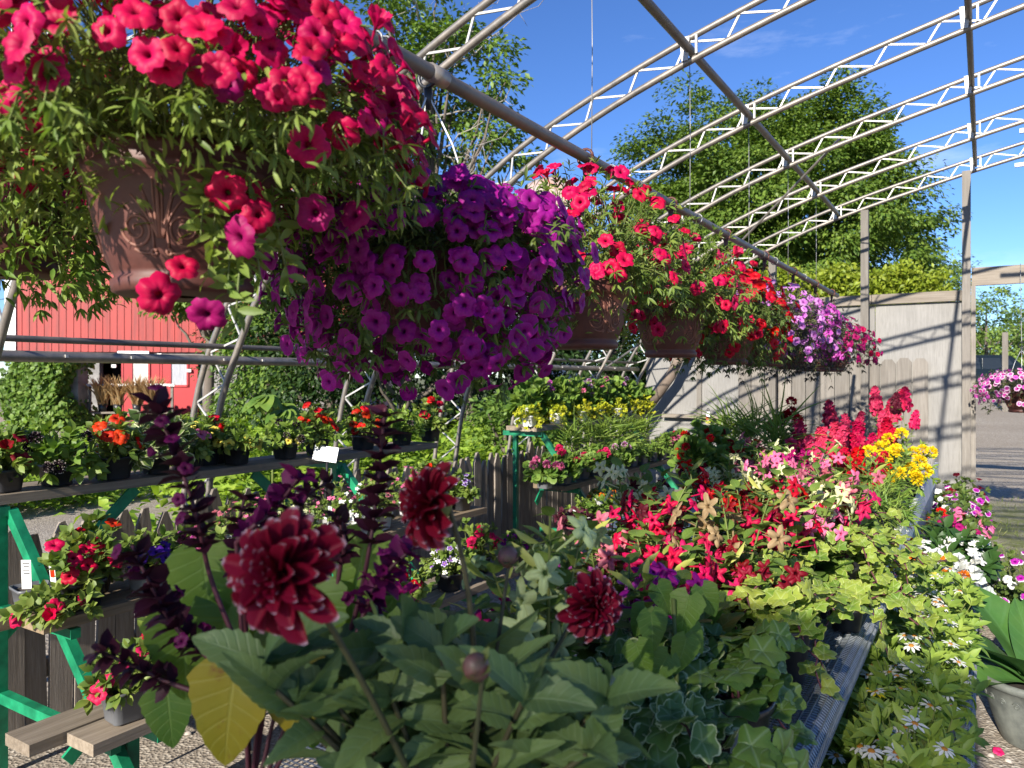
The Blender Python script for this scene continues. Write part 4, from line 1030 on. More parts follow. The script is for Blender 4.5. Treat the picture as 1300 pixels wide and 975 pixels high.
def stem_bush(n, r0, z0, rx, zu, zd, e0, e1, tpl, L, per, lmat, parent, smat=None, pw=1.0, jit=.12, core=0, whorl=5, name='foliage', width=1.0, skirt=None):
    """Leafy stems from a pot's mouth to an uneven dome (and below it when e0 < 0); returns stem ends and directions."""
    D = shell_dirs(n, e0, e1, pw)
    sz = np.where(D[:, 2] > 0, zu, zd)
    E = curtain(D) * np.stack([np.full(n, rx), np.full(n, rx), sz], 1) * (1 + rng.normal(size=n) * jit)[:, None] + (0, 0, z0)
    lp, ld, lr = [], [], []
    ms = MB()
    for d, e in zip(D, E):
        h = np.array((d[0], d[1], 0)); s_ = h * r0 * rng.random() ** .5 + (0, 0, z0 - .01)
        c = (s_ + e) / 2 + np.array((0, 0, .30 * rx)) * (1.0 if d[2] < .3 else .1) + h * (.35 * rx if d[2] < .2 else 0)
        b = bez(s_, c, e, per + 1) + rng.normal(size=(per + 1, 3)) * .006
        if smat is not None: ms.tube(b[::max(1, per // 5)], .0016, 3, False)
        tg = nrm(np.gradient(b, axis=0))
        q = np.arange(1, per + 1)
        ph = q * 2.4 + rng.random() * 6
        M = frames_z(tg[q], ph)
        ld.append(M[:, :, 0] * .9 + tg[q] * .55 + (0, 0, .15)); lp.append(b[q]); lr.append(np.linspace(.15, .95, per) + rng.normal(size=per) * .1)
        if whorl:
            M = frames_z(np.tile(tg[-1], (whorl, 1)), np.arange(whorl) * 6.28 / whorl + rng.random())
            ld.append(M[:, :, 0] * .7 + tg[-1] * .8); lp.append(np.tile(b[-1], (whorl, 1))); lr.append(.75 + .25 * rng.random(whorl))
    P = np.concatenate(lp); d = np.concatenate(ld); r = np.concatenate(lr)
    if core:
        q = rdir(core) * rng.random((core, 1)) ** .4 * (rx * .7, rx * .7, max(zu, .02) * .65) + (0, 0, z0 + .01)
        P = np.concatenate([P, q]); d = np.concatenate([d, rdir(core) + (0, 0, .1)]); r = np.concatenate([r, rng.random(core) * .3])
    if skirt:
        ns, ra, rb, za, zb_ = skirt; a = rng.random(ns) * 2 * PI; rr = rng.uniform(ra, rb, ns)
        q = np.stack([rr * np.cos(a), rr * np.sin(a), z0 + rng.uniform(za, zb_, ns)], 1)
        P = np.concatenate([P, q]); d = np.concatenate([d, nrm(q * (1, 1, 0)) * .6 + rdir(ns) * .7 + (0, 0, -.25)]); r = np.concatenate([r, rng.random(ns) * .5])
    k = len(P)
    Ls = rng.uniform(L[0], L[1], k); S = np.stack([Ls * width, Ls, Ls], 1)
    MB().inst(LEAF[tpl], frames_y(d, np.tile((0, -.45, .9), (k, 1)) + rdir(k) * .5), P, S, np.clip(r, 0, .998)).build(name, lmat, parent)
    if smat is not None: ms.build('stems', smat, parent)
    return E, D

_POT = {}
def pot(parent, kind='square', r=.052, h=.085, mat=None, soil=True):
    mat = mat or M_BLACK
    key = (kind, r, h, mat.name)
    if key not in _POT:
        if kind == 'square':
            pr = [(.01, 0), (r * .78, 0), (r * .8, .003), (r * .97, h * .86), (r * 1.04, h * .865), (r * 1.06, h), (r * 1.0, h), (r * .95, h * .85), (.01, h * .85)]
            me = MB().lathe(pr, 28, sq=1.0).mesh('pot', mat)
        else:
            pr = [(.01, 0), (r * .74, 0), (r * .76, .004), (r * .95, h * .88), (r * 1.02, h * .885), (r * 1.05, h * .97), (r * 1.04, h), (r * .98, h), (r * .93, h * .86), (.01, h * .86)]
            me = MB().lathe(pr, 28).mesh('pot', mat)
        _POT[key] = me, MB().lathe([(r * .94, h * .84), (r * .6, h * .9), (.005, h * .92)], 16, sq=1.0 if kind == 'square' else 0).mesh('soil', M_SOIL)
    a, b = _POT[key]
    p = place('pot', a, parent, Matrix.Rotation(rng.random() * .5 - .25, 4, 'Z')); place('soil', b, p, Matrix.Identity(4))
    return p
def plant_tag(parent, x, y, z, w=.02, h=.075, rz=0.0, tilt=.15, pic=None, mat=None):
    m = MB().box((0, 0, h / 2), (w, .0012, h), taper=None)
    o = m.build('plant_tag', mat or M_TAG, parent, smooth=False); o.location = (x, y, z); o.rotation_euler = (tilt, 0, YAW + rz)
    q = MB()
    if pic:
        q.box((0, -.0012, h * .66), (w * .74, .0008, h * .42)); q.build('tag_picture', PT[pic], o, smooth=False)
    else:
        for k in range(4): q.box((rng.normal() * .001, -.0012, h * (.9 - k * .11)), (w * rng.uniform(.45, .75), .0006, h * .035))
        q.build('tag_lettering', M_INK, o, smooth=False)
    return o
def plant(name, lab, cat, loc, pk=('square', .052, .085, None), fol=None, bl=(), group=None, tagp=None, tagpic=None, hp=None):
    loc = np.asarray(loc, float)
    t = thing(name, lab, cat, loc, group)
    h = 0.0
    if pk:
        pot(t, *pk); h = pk[2]
    E = D = None
    f = dict(n=22, r0=.02, rx=.10, zu=.11, zd=.04, e0=-.1, e1=1.45, tpl='lance', L=(.025, .045), per=6, lmat=L_PET, smat=L_STEM, core=30); f.update(fol or {})
    E, D = stem_bush(z0=h, parent=t, **f)
    for b in bl:
        b = dict(dict(kind='petunia', col='red', n=6, R=(.026, .032), e=(.1, 1.3), out=1.03, up=.3, cam=.35, part='blossom'), **b)
        n = b['n']; d2 = shell_dirs(n, b['e'][0], b['e'][1])
        if b.get('front'):
            cv = nrm(np.array((0, 0, CAMZ)) - loc)[:2]; fl = (d2[:, :2] @ cv) < -.2; d2[fl, :2] *= -1
        sz = np.where(d2[:, 2] > 0, f['zu'], f['zd'])
        P = d2 * np.stack([np.full(n, f['rx']), np.full(n, f['rx']), sz], 1) * (b['out'] * (1 + rng.normal(size=n) * .10))[:, None] + (0, 0, h)
        nv = nrm(d2 + rdir(n) * .35 + (0, 0, b['up']) + b['cam'] * nrm(np.array((0, 0, CAMZ)) - loc))
        as_blossoms(t, loc, b['kind'], b['col'], P, nv, rng.uniform(b['R'][0], b['R'][1], n), b['part'])
    if tagp is not None:
        plant_tag(t, tagp[0], tagp[1], h * .85, rz=rng.normal() * .3, pic=tagpic)
    return t

# ------------------------------------------------------------------ hanging baskets
PROF = [(.02, 0), (.098, 0), (.106, .004), (.109, .020), (.101, .027), (.106, .034), (.115, .055), (.128, .095), (.138, .14), (.143, .172), (.151, .175), (.154, .188), (.150, .194), (.155, .206), (.152, .220), (.143, .220), (.139, .20), (.02, .197)]
def pot_r(z): return np.interp(z, [.034, .055, .095, .14, .172], [.106, .115, .128, .138, .143])
basket_pot = MB().lathe(PROF, 56).mesh('basket_pot', M_TERRA)
mb = MB()
def wrap(pts, th0, r):
    pts = np.asarray(pts); R_ = pot_r(pts[:, 1]); th = th0 + pts[:, 0] / .13
    mb.tube(np.stack([R_ * np.cos(th), R_ * np.sin(th), pts[:, 1]], 1), r, 6, True)
basket_relief = []
for th0 in np.arange(4) * PI / 2 + .12:
    mb = MB()
    for sg in (-1, 1):
        a = np.linspace(0, 2 * PI * 2.1, 60); rr = .003 + .0235 * (a / a[-1])
        cx, cz_ = sg * .036, .088
        sp = np.stack([cx + sg * rr * np.cos(a - .6), cz_ + rr * np.sin(a - .6)], 1)
        wrap(sp, th0, np.linspace(.0016, .0026, 60))
        e = sp[-1]
        wrap(bez(np.array((sg * .012, .060)), np.array((sg * .008, .10)), np.array((sg * .020, .135)), 12), th0, .0022)
        wrap(bez(np.array((sg * .014, .055)), np.array((sg * .03, .05)), np.array((sg * .045, .060)), 10), th0, .0026)
        for k in range(3):
            wrap(bez(np.array((sg * .003, .075)), np.array((sg * (.006 + .006 * k), .115)), np.array((sg * (.006 + .016 * k), .160 - .012 * k)), 14), th0, np.linspace(.0030, .0014, 14))
        bl_ = np.linspace(0, 2 * PI, 9); wrap(np.stack([sg * .012 + .004 * np.cos(bl_), .055 + .004 * np.sin(bl_)], 1), th0, .003)
    wrap(np.array([(0, .075), (0, .12), (0, .166)]), th0, np.array((.0034, .004, .0015)))
    basket_relief.append(mb.mesh('scroll_relief', M_TERRAL))

ring_a = np.linspace(0, 2 * PI, 15)
def basket(lab, X, Y, zrim, fl, rx, zu, zd, nst, L=(.026, .046), lmat=L_PET, e0=-.75, hookc=None, railz=RZ, pw=1.0, tpl='lance', extra=None, shift=(0, 0), hang='strap', per=11, core=420, wl=.78, fo=1.03, skirt=None):
    loc = np.array((X, Y, zrim - .22))
    t = thing('hanging_basket', lab, 'hanging basket', loc, 'hanging flower baskets on the rail')
    p = place('basket_pot', basket_pot, t, Matrix.Rotation(2.15 if Y < 1.2 else rng.random() * 6, 4, 'Z')); [place('scroll_relief', q, p, Matrix.Identity(4)) for q in basket_relief]
    MB().lathe([(.14, .195), (.08, .205), (.005, .21)], 20).build('soil', M_SOIL, t)
    E, D = stem_bush(nst, .13, .215, rx, zu, zd, e0, 1.45, tpl, (L[0] * .85, L[1] * .82), per, lmat, t, L_STEM, pw, .10, core, 5, width=wl, skirt=skirt)
    hz = railz - loc[2]
    m = MB()
    for k in range(3):
        a = k * 2.094 + .5
        m.tube([(.148 * math.cos(a), .148 * math.sin(a), .21), (.06 * math.cos(a), .06 * math.sin(a), .21 + (hz - .21) * .62), (.004 * math.cos(a), .004 * math.sin(a), hz - .05)], .0022 if hang == 'string' else .0032, 5)
    hm = hookc or M_TERRA
    m.build('hanger_strand', M_TAG if hang == 'string' else hm, t)
    m = MB(); m.tube(np.stack([.027 * np.cos(ring_a), np.zeros(15), hz + .027 * np.sin(ring_a)], 1), .005, 6)
    m.tube([(0, 0, hz - .03), (0, .004, hz - .08)], (.012, .007), 8)
    m.build('hook', hm, t)
    for col, n, R, el, kind in fl:
        d2 = shell_dirs(n, el[0], el[1])
        sz = np.where(d2[:, 2] > 0, zu, zd)
        P = curtain(d2) * np.stack([np.full(n, rx), np.full(n, rx), sz], 1) * (fo + rng.normal(size=n) * .08)[:, None] + (0, 0, .215)
        nv = nrm(d2 * (1, 1, .7) + rdir(n) * .38 + (0, 0, .18) - .25 * np.array((0, .9, 0)))
        as_blossoms(t, loc, kind, col, P, nv, rng.uniform(R[0], R[1], n), maxp=100 if len(fl) == 1 else int(100 * n / sum(q[1] for q in fl)))
    if extra is not None:
        for col, pts in extra:
            for (u, v, d, R, tl) in pts:
                w = at(u, v, d); nv = nrm(np.array((0, 0, CAMZ)) - w + rng.normal(size=3) * .35 * d + (0, 0, tl))
                as_blossoms(t, loc, 'petunia', col, [w - loc], [nv], [R])
    return t
R1 = (.027, .034)
b1 = basket('large basket of hot pink petunias in ornate terracotta pot, nearest the viewer', RX + .01, .765, 1.85, [('hotpink', 520, (.0185, .026), (.0, 1.25), 'petunia'), ('magenta', 30, (.020, .026), (-.1, 1.2), 'petunia')], .345, .265, .14, 460, (.022, .040), e0=-.45, per=12, core=1500, fo=1.13, skirt=(1900, .19, .37, -.085, .13),
            extra=[('hotpink', [(288, 245, 1.04, .030, 0), (330, 272, 1.06, .026, 0), (232, 336, 1.02, .022, 0), (203, 376, 1.0, .029, 0), (392, 185, 1.02, .030, .1), (430, 168, 1.06, .028, 0), (48, 142, 1.05, .028, 0), (310, 245, 1.1, .024, -.2), (497, 130, 1.2, .033, 0)]),
                   ('magenta', [(300, 302, 1.03, .031, 0), (261, 402, 1.03, .028, -.2), (400, 270, 1.15, .03, 0), (448, 272, 1.2, .028, 0)])])
w0_left = at(8, 262, 1.75)
pipe('support_pipe', (w0_left[0], .30, 2.995), (w0_left[0], 1.66, 2.995), .015, M_RAIL, 'short overhead pipe between the first two trusses carrying the left edge basket', 'pipe')
# trailing shoots hanging over the right side of the near pot
m = MB(); lp, ld = [], []
for (u0, v0, u1, v1, d) in ((300, 215, 265, 350, 1.06), (315, 225, 290, 372, 1.08), (285, 230, 255, 300, 1.05), (325, 230, 330, 350, 1.12), (330, 240, 300, 410, 1.08), (345, 235, 365, 350, 1.16)):
    a, b = at(u0, v0, d + .04), at(u1, v1, d); c = (a + b) / 2 + (0, 0, .03) - .04 * np.array((-SN, CS, 0))
    q = bez(a, c, b, 15); m.tube(q, .0018, 4, False)
    for k in range(3, 15):
        for w in range(3): lp.append(q[k]); ld.append(rdir(1)[0] + (0, 0, .25))
lp = np.array(lp); o = np.array(b1.location)
MB().inst(LEAF['lance'], frames_y(np.array(ld), rdir(len(lp)) + (0, -1, .8)), lp, rng.uniform(.026, .044, len(lp)), .5 + .49 * rng.random(len(lp))).build('trailing_shoots', L_PET, b1, o)
m.build('trailing_stems', L_STEM, b1, o)
w0 = at(8, 262, 1.75)
basket('green trailing basket with a few pink petunias at the left edge behind the nearest basket', w0[0], w0[1], w0[2] + .06, [('hotpink', 34, R1, (-.25, 1.1), 'petunia')], .27, .26, .27, 330, (.03, .055), L_FERN, e0=-1.25, core=1400, skirt=(1300, .15, .27, -.26, .1), hookc=M_BLACK, railz=2.98, hang='string')
basket('dense purple petunia basket hanging in the middle of the row', RX - .02, 1.44, 1.80, [('purple', 680, (.022, .030), (-1.25, 1.35), 'petunia')], .345, .155, .30, 460, (.024, .042), L_PETD, e0=-1.4, hookc=M_BLACK, hang='string', core=1300, skirt=(1500, .17, .33, -.27, .08))
basket('basket of red pink petunias beside the purple one, its brown pot showing', RX, 2.25, 1.81, [('redpink', 115, (.023, .030), (-.05, 1.4), 'petunia')], .30, .37, .15, 300, (.026, .046), e0=-.45, core=900)
basket('basket of pink red petunias with loose green stems, fourth along the rail', RX, 3.05, 1.80, [('redpink', 90, (.023, .030), (-.6, 1.35), 'petunia'), ('rose', 18, (.027, .032), (-.4, .9), 'petunia')], .305, .34, .18, 340, (.026, .046), e0=-.75, core=900, skirt=(300, .17, .29, -.06, .08))
basket('basket of bright red petunias, fifth along the rail', RX, 3.85, 1.78, [('red', 170, (.024, .031), (-.75, 1.3), 'petunia')], .30, .27, .27, 300, (.024, .044), L_PETD, e0=-1.2, core=900, skirt=(700, .17, .31, -.22, .08))
basket('basket of lavender petunias with dark trailing leaves, sixth along the rail', RX, 4.65, 1.78, [('lavender', 190, (.020, .028), (-.55, 1.3), 'petunia')], .33, .27, .30, 260, (.024, .044), L_DKB, e0=-1.25, core=900, skirt=(700, .17, .31, -.24, .08))
basket('basket of orchid pink petunias with dark leaves, seventh along the rail', RX, 5.45, 1.77, [('orchid', 150, (.022, .030), (-.6, 1.3), 'petunia'), ('lavender', 70, (.022, .028), (-.4, 1.2), 'petunia')], .33, .27, .30, 240, (.024, .044), L_DKB, e0=-1.25, core=900, skirt=(700, .17, .31, -.24, .08))
basket('basket of magenta petunias, second from the far end of the rail', RX, 6.25, 1.76, [('magenta', 110, (.024, .032), (-.6, 1.3), 'petunia')], .33, .24, .26, 130, (.024, .044), L_DKB, e0=-.9)
basket('basket of magenta petunias at the far end of the rail', RX, 7.0, 1.76, [('magenta', 90, (.024, .032), (-.6, 1.2), 'petunia'), ('hotpink', 30, (.024, .03), (-.3, 1.2), 'petunia')], .36, .22, .27, 130, (.024, .044), L_DKB, e0=-.9)
w0 = at_y(1297, 494, 8.6)
basket('basket of pink and white petunias hanging in the doorway on a thin wire', w0[0], w0[1], w0[2] + .0, [('pinkwhite', 230, (.020, .028), (-.6, 1.35), 'petunia'), ('orchid', 70, (.02, .027), (-.5, 1.3), 'petunia')], .36, .19, .22, 200, (.024, .044), L_DKB, e0=-1.1, hookc=M_BLACK, railz=1.80, hang='string')
pipe('hanging_wire', (w0[0], w0[1], 1.79), (w0[0], 8.87, 2.60), .003, M_WIRE, 'thin wire from the doorway header down to the pink and white basket', 'wire', n=5)
# ------------------------------------------------------------------ plants on the near stand
def sh_y(u, X): return at_x(u, 500, X)[1]
G_T, G_M, G_B = 'pots on the near top shelf', 'pots on the near middle shelf', 'pots on the near bottom shelf'
zt, zm, zb = 1.062, .692, .432
SQ = ('square', .054, .085, None)
def pet(col, lab, loc, n=7, rx=.095, zu=.12, grp=None, lm=L_PET, pk=SQ, R=(.026, .033), e=(.25, 1.3), **k):
    return plant('petunia_pot', lab, 'potted plant', loc, pk, dict(rx=rx, zu=zu, lmat=lm, n=26, tpl='oval', L=(.028, .05)), [dict(col=col, n=n, R=R, e=e, front=True)], grp, **k)
X = -3.18
pet('darkred', 'wilting dark red petunia in black pot at the left end of the top shelf', (X, sh_y(6, X), zt), 5, .09, .13, G_T)
plant('petunia_pot', 'black petunias with pale edges in black pot, next to the wilting red one', 'potted plant', (X, sh_y(72, X), zt), SQ, dict(rx=.13, zu=.12, zd=.1, e0=-.5, n=30, tpl='oval', L=(.035, .06), lmat=L_FERN), [dict(kind='ball', col='black', n=8, R=(.022, .03), e=(-.1, 1.2), front=True)], G_T)
pet('scarlet', 'orange red petunias with broad flowers in wide black pot on the top shelf', (X, sh_y(143, X), zt), 7, .11, .16, G_T, pk=('square', .066, .095, None), R=(.030, .036), tagp=(-.02, -.05), tagpic='orange')
plant('petunia_pot', 'pale edged variegated leaf plant in black pot, right of the orange red petunias', 'potted plant', (X, sh_y(198, X), zt), SQ, dict(rx=.12, zu=.13, zd=.06, n=34, tpl='oval', L=(.05, .085), lmat=L_VAR, width=1.2), [dict(kind='ball', col='black', n=3, R=(.02, .025), e=(0, .6), front=True)], G_T)
pet('pink', 'small pink petunia partly behind the dark purple salvia on the top shelf', (X, sh_y(238, X), zt), 4, .09, .14, G_T)
pet('lemon', 'yellow petunia in black pot behind the first truss leg', (X - .1, sh_y(262, X - .1), zt), 5, .09, .14, G_T, R=(.026, .03))
pet('lemon', 'low yellow petunias spilling over the front edge of the top shelf', (X, sh_y(300, X), zt), 7, .12, .08, G_T, e=(-.1, 1.0), R=(.025, .03))
pet('red', 'single dark red petunia with green leaves left of the grey flowers', (X - .12, sh_y(272, X - .12), zt), 3, .08, .15, G_T)
plant('petunia_pot', 'grey black petunias in square black pot under the palm shaped leaves', 'potted plant', (X, sh_y(362, X), zt), SQ, dict(rx=.11, zu=.11, n=26, tpl='oval', L=(.03, .05), lmat=L_FERN), [dict(kind='ball', col='black', n=5, R=(.02, .026), front=True), dict(col='lemon', n=2, R=(.02, .024), front=True)], G_T)
pet('scarlet', 'orange red petunias on a bushy green plant near the middle of the top shelf', (X, sh_y(402, X), zt), 9, .12, .17, G_T)
pet('scarlet', 'red orange petunia in black pot above the white sign', (X, sh_y(461, X), zt), 8, .10, .17, G_T, pk=('square', .06, .085, None))
plant('petunia_pot', 'small leafy plant without flowers near the far end of the top shelf', 'potted plant', (X, sh_y(510, X), zt), SQ, dict(rx=.10, zu=.11, n=24, tpl='oval', L=(.03, .055), lmat=L_FERN), [dict(kind='ball', col='black', n=2, R=(.02, .022))], G_T)
pet('red', 'red petunias with dusty flowers at the far end of the top shelf', (X, sh_y(546, X), zt), 7, .10, .19, G_T)
# palm shaped young chestnut growing beyond the fence
w0 = at(345, 600, 6.3)
t = thing('chestnut_seedling', 'young plant with palm shaped leaves growing behind the top shelf', 'plant', (w0[0], w0[1], 0))
MB().tube([(0, 0, 0), (.01, 0, .7), (0, .02, 1.28)], (.012, .009, .006), 6).build('stem', L_STEM, t)
P, d, = [], []
for k in range(4):
    a = k * 1.7; hub = np.array((.12 * math.cos(a), .12 * math.sin(a), 1.22 + .04 * k))
    for j in range(7):
        b = a + (j - 3) * .55; P.append(hub); d.append((math.cos(b), math.sin(b), -.35))
MB().inst(LEAF['broad'], frames_y(np.array(d), np.tile((0, -.3, 1.), (28, 1))), np.array(P), rng.uniform(.15, .21, 28)).build('foliage', L_GER, t)
# white price sign on a black stake
s0 = at_x(412, 578, -3.05)
t = thing('price_sign', 'small white price sign on black stake before the top shelf', 'sign', (s0[0], s0[1], .71))
hz = s0[2] - .71
MB().tube([(0, 0, 0), (.012, .0, hz * .5), (.02, 0, hz - .03)], .007, 8).build('stake', M_BLACK, t)
pl = MB().box((0, 0, 0), (.135, .006, .082)).build('sign_plate', M_TAG, t, smooth=False); pl.location = (.02, -.012, hz + .01); pl.rotation_euler = (-.25, .12, .45)
q = MB()
x = -.045
for w in (.012, .006, .022, .018, .016): q.box((x + w / 2, -.0042, .018), (w, .001, .009)); x += w + .004
x = -.045
for w in (.03, .02, .024): q.box((x + w / 2, -.0042, .0), (w, .001, .007)); x += w + .005
for x, w in ((.0, .014), (.022, .018)): q.box((x + w / 2, -.0042, -.018), (w, .001, .008))
q.build('sign_lettering', solid('faded_ink', (.28, .28, .36), .6), pl, smooth=False)

X = -2.70
t = thing('plant_pot', 'empty dark pot with tall white tag at the near end of the middle shelf', 'plant pot', (-2.83, sh_y(42, -2.83), zm)); pot(t, 'square', .058, .075, M_GREYPOT); plant_tag(t, .0, -.02, .06, .034, .11, tilt=.05)
pet('redpink', 'red petunias with picture tag in black pot on the middle shelf end', (X, sh_y(100, X), zm), 9, .12, .15, G_M, pk=('square', .068, .095, None), tagp=(-.035, -.066), tagpic='scarlet', R=(.028, .034))
plant('petunia_pot', 'fallen trailing red petunia drooping over the middle shelf plank', 'potted plant', (-2.63, sh_y(68, -2.63), zm), ('square', .03, .03, None), dict(rx=.11, zu=.06, zd=.08, e0=-.6, n=18, tpl='oval', L=(.03, .05)), [dict(col='redpink', n=4, R=(.028, .034), e=(-.3, .9), front=True)], G_M)
pet('scarlet', 'scarlet petunias with limp pink blooms behind the tagged pot', (-2.84, sh_y(118, -2.84), zm), 4, .10, .19, G_M)
pet('violet', 'deep violet petunias in silver pot on the middle shelf', (X, sh_y(186, X), zm), 9, .10, .10, G_M, pk=('square', .054, .085, M_SILP))
plant('petunia_pot', 'double pink petunias in black pot on the middle shelf', 'potted plant', (X, sh_y(248, X), zm), ('square', .06, .09, None), dict(rx=.11, zu=.10, n=24, tpl='oval', L=(.03, .05)), [dict(kind='ball', col='pink', n=7, R=(.022, .028), front=True), dict(kind='ball', col='orchid', n=4, R=(.02, .025), front=True)], G_M)
for k, (u, xx, col, lab) in enumerate(((300, -2.72, 'dustypink', 'dusty pink flowers in white pot behind the left dahlia'), (338, -2.86, 'pink', 'airy pale pink flowers at the back of the middle shelf, left of the sign stake'), (372, -2.7, 'cream', 'cream pink flowers in white pot right of the left dahlia'), (425, -2.86, 'pink', 'airy pale pink flowers at the back of the middle shelf, behind the sign stake'),
                                      (452, -2.7, 'white', 'white flowers in white pot beside the dark salvia spike'), (482, -2.72, 'dustypink', 'pale pink flowers in white pot right of the dark salvia spike'), (520, -2.84, 'pink', 'small pink flowers behind the second dahlia'))):
    plant('bedding_pot', lab, 'potted plant', (xx, sh_y(u, xx), zm), ('square', .054, .085, M_WPOT), dict(rx=.12, zu=.17, n=30, per=5, tpl='oval', L=(.02, .036), lmat=L_PET), [dict(kind='round', col=col, n=34, R=(.009, .014), e=(.1, 1.4))], G_M, tagp=(.02, -.05))
plant('pansy_pot', 'purple and white pansies at the far end of the middle shelf', 'potted plant', (X, sh_y(585, X), zm), SQ, dict(rx=.08, zu=.11, n=22, tpl='oval', L=(.03, .05)), [dict(kind='round', col='pansy', n=9, R=(.018, .022), e=(.5, 1.4), front=True)], G_M)
pet('scarlet', 'small orange red petunia behind the second dahlia on the middle shelf', (X - .12, sh_y(548, X - .12), zm), 4, .09, .19, G_M)
X = -2.28
pet('rose', 'pink petunia in dark grey square pot at the near end of the bottom shelf', (X, sh_y(158, X), zb), 4, .10, .11, G_B, pk=('square', .056, .10, M_GREYPOT), R=(.028, .034), e=(0, 1.1))
pet('red', 'red petunias on the bottom shelf left of the yellow salvia leaf', (X - .06, sh_y(208, X - .06), zb), 7, .12, .17, G_B)
for k, (u, col, lab) in enumerate(((300, 'pansy', 'purple and white flowers in the gap right of the left dahlia stem'), (352, 'pansy', 'purple white flowers glimpsed low between the salvia leaves'), (415, 'pansy', 'purple white flowers glimpsed between salvia and dahlia leaves'))):
    plant('pansy_pot', lab, 'potted plant', (X, sh_y(u, X), zb), SQ, dict(rx=.11, zu=.13, n=24, tpl='oval', L=(.028, .045)), [dict(kind='round', col=col, n=16, R=(.015, .02), front=True)], G_B)
pet('red', 'red petunias on the bottom shelf behind the dark purple salvia flower', (X, sh_y(505, X), zb), 8, .11, .12, G_B)
plant('pansy_pot', 'white and violet flowers on the bottom shelf before the fence', 'potted plant', (X, sh_y(570, X), zb), SQ, dict(rx=.10, zu=.16, n=24, tpl='oval', L=(.028, .045)), [dict(kind='round', col='white', n=9, R=(.014, .018), front=True), dict(kind='round', col='pansy', n=8, R=(.015, .02), front=True)], G_B)
pet('redpink', 'red pink petunias standing tall on the bottom shelf below the far stand post', (X - .06, sh_y(607, X - .06), zb), 7, .12, .17, G_B)
pet('purple', 'small purple petunia at the far end of the bottom shelf', (X, sh_y(655, X), zb), 4, .08, .08, G_B)

# ------------------------------------------------------------------ plants on the far stand
G_FT, G_FM = 'pots on the far top shelf', 'pots on the far middle shelf'
zt2 = 1.112
ordn = ['first', 'second', 'third', 'fourth', 'fifth', 'sixth', 'seventh', 'eighth', 'ninth', 'tenth', 'eleventh', 'twelfth', 'thirteenth', 'fourteenth', 'fifteenth', 'sixteenth']
for k, u in enumerate((672, 690, 708, 726, 743, 759, 775, 791, 806)):
    X = -3.17
    col = [None, 'orchid', None, 'pink', 'pinkwhite', 'pink', None, 'pinkwhite', None][k]
    plant('geranium_pot', '%s, %s along the back of the far top shelf' % ('leafy geranium without blooms' if not col else {'orchid': 'geranium with small purple heads', 'pink': 'geranium with pink heads', 'pinkwhite': 'geranium with pale pink heads'}[col], ordn[k]), 'potted plant', (X, sh_y(u, X), zt2),
          ('round', .055, .10, None), dict(rx=.14, zu=.22, n=34, per=5, tpl='round', L=(.045, .075), lmat=L_GER, whorl=3, core=20), [dict(kind='ball', col=col, n=6, R=(.025, .032), e=(.6, 1.45), out=1.1)] if col else [], G_FT)
for k, (u, lm) in enumerate(((672, M_WPOT), (706, M_WPOT), (738, M_WPOT), (762, M_SILP), (783, M_WPOT), (802, M_SILP), (818, None))):
    X = -3.005
    plant('creeping_jenny_pot', 'lime yellow trailing plant in %s pot, %s along the front of the far top shelf' % ('silver' if lm is M_SILP else 'black' if lm is None else 'white', ordn[k]), 'potted plant', (X, sh_y(u, X), zt2),
          ('square', .05, .085, lm), dict(rx=.10, zu=.09, zd=.12, e0=-.8, n=34, per=7, tpl='oval', L=(.018, .032), lmat=L_LIME, width=1.5), [], G_FT, tagp=(.0, -.045) if k == 0 else None)
far_mid = ((692, 'pink', 'g'), (716, 'rose', 'g'), (738, None, 'f'), (757, 'rose', 'g'), (772, None, 'f'), (787, 'pinkwhite', 'g'), (801, None, 'f'), (814, None, 'f'), (827, None, 'f'), (839, None, 'f'), (851, 'pink', 'g'), (862, 'rose', 'g'))
for k, (u, col, ty) in enumerate(far_mid):
    X = -2.70 + (.0 if k % 2 == 0 else .02)
    lab = ('geranium with %s heads in dark grey pot, %s along the far middle shelf' % ({'pink': 'pink', 'rose': 'rose pink', 'pinkwhite': 'whitish pink'}[col], ordn[k])) if col else ('ferny green seedling in dark grey pot, %s along the far middle shelf' % ordn[k])
    plant('geranium_pot' if ty == 'g' else 'marigold_seedling', lab, 'potted plant', (X, sh_y(u, X), zm), ('square', .054, .09, M_GREYPOT), dict(rx=.11, zu=.12, n=30, per=5, tpl='round' if ty == 'g' else 'lance', L=(.035, .055), lmat=L_GER if ty == 'g' else L_FERN, whorl=3), [dict(kind='ball', col=col, n=5, R=(.028, .040), e=(.4, 1.4), out=1.15, front=True)] if col else [], G_FM, tagp=(0, -.05) if k == 1 else None)
for k, (u, X) in enumerate(((724, -2.84), (745, -2.86), (765, -2.85), (783, -2.86), (800, -2.85), (818, -2.86))):
    plant('spring_onion_pot', 'green strappy leaves, %s along the back of the far middle shelf' % ordn[k], 'potted plant', (X, sh_y(u, X), zm), SQ, dict(rx=.08, zu=.26, e0=.8, n=16, per=3, tpl='strap', L=(.16, .28), lmat=L_ZIN, whorl=2, core=0, smat=None, width=.45), [], G_FM)
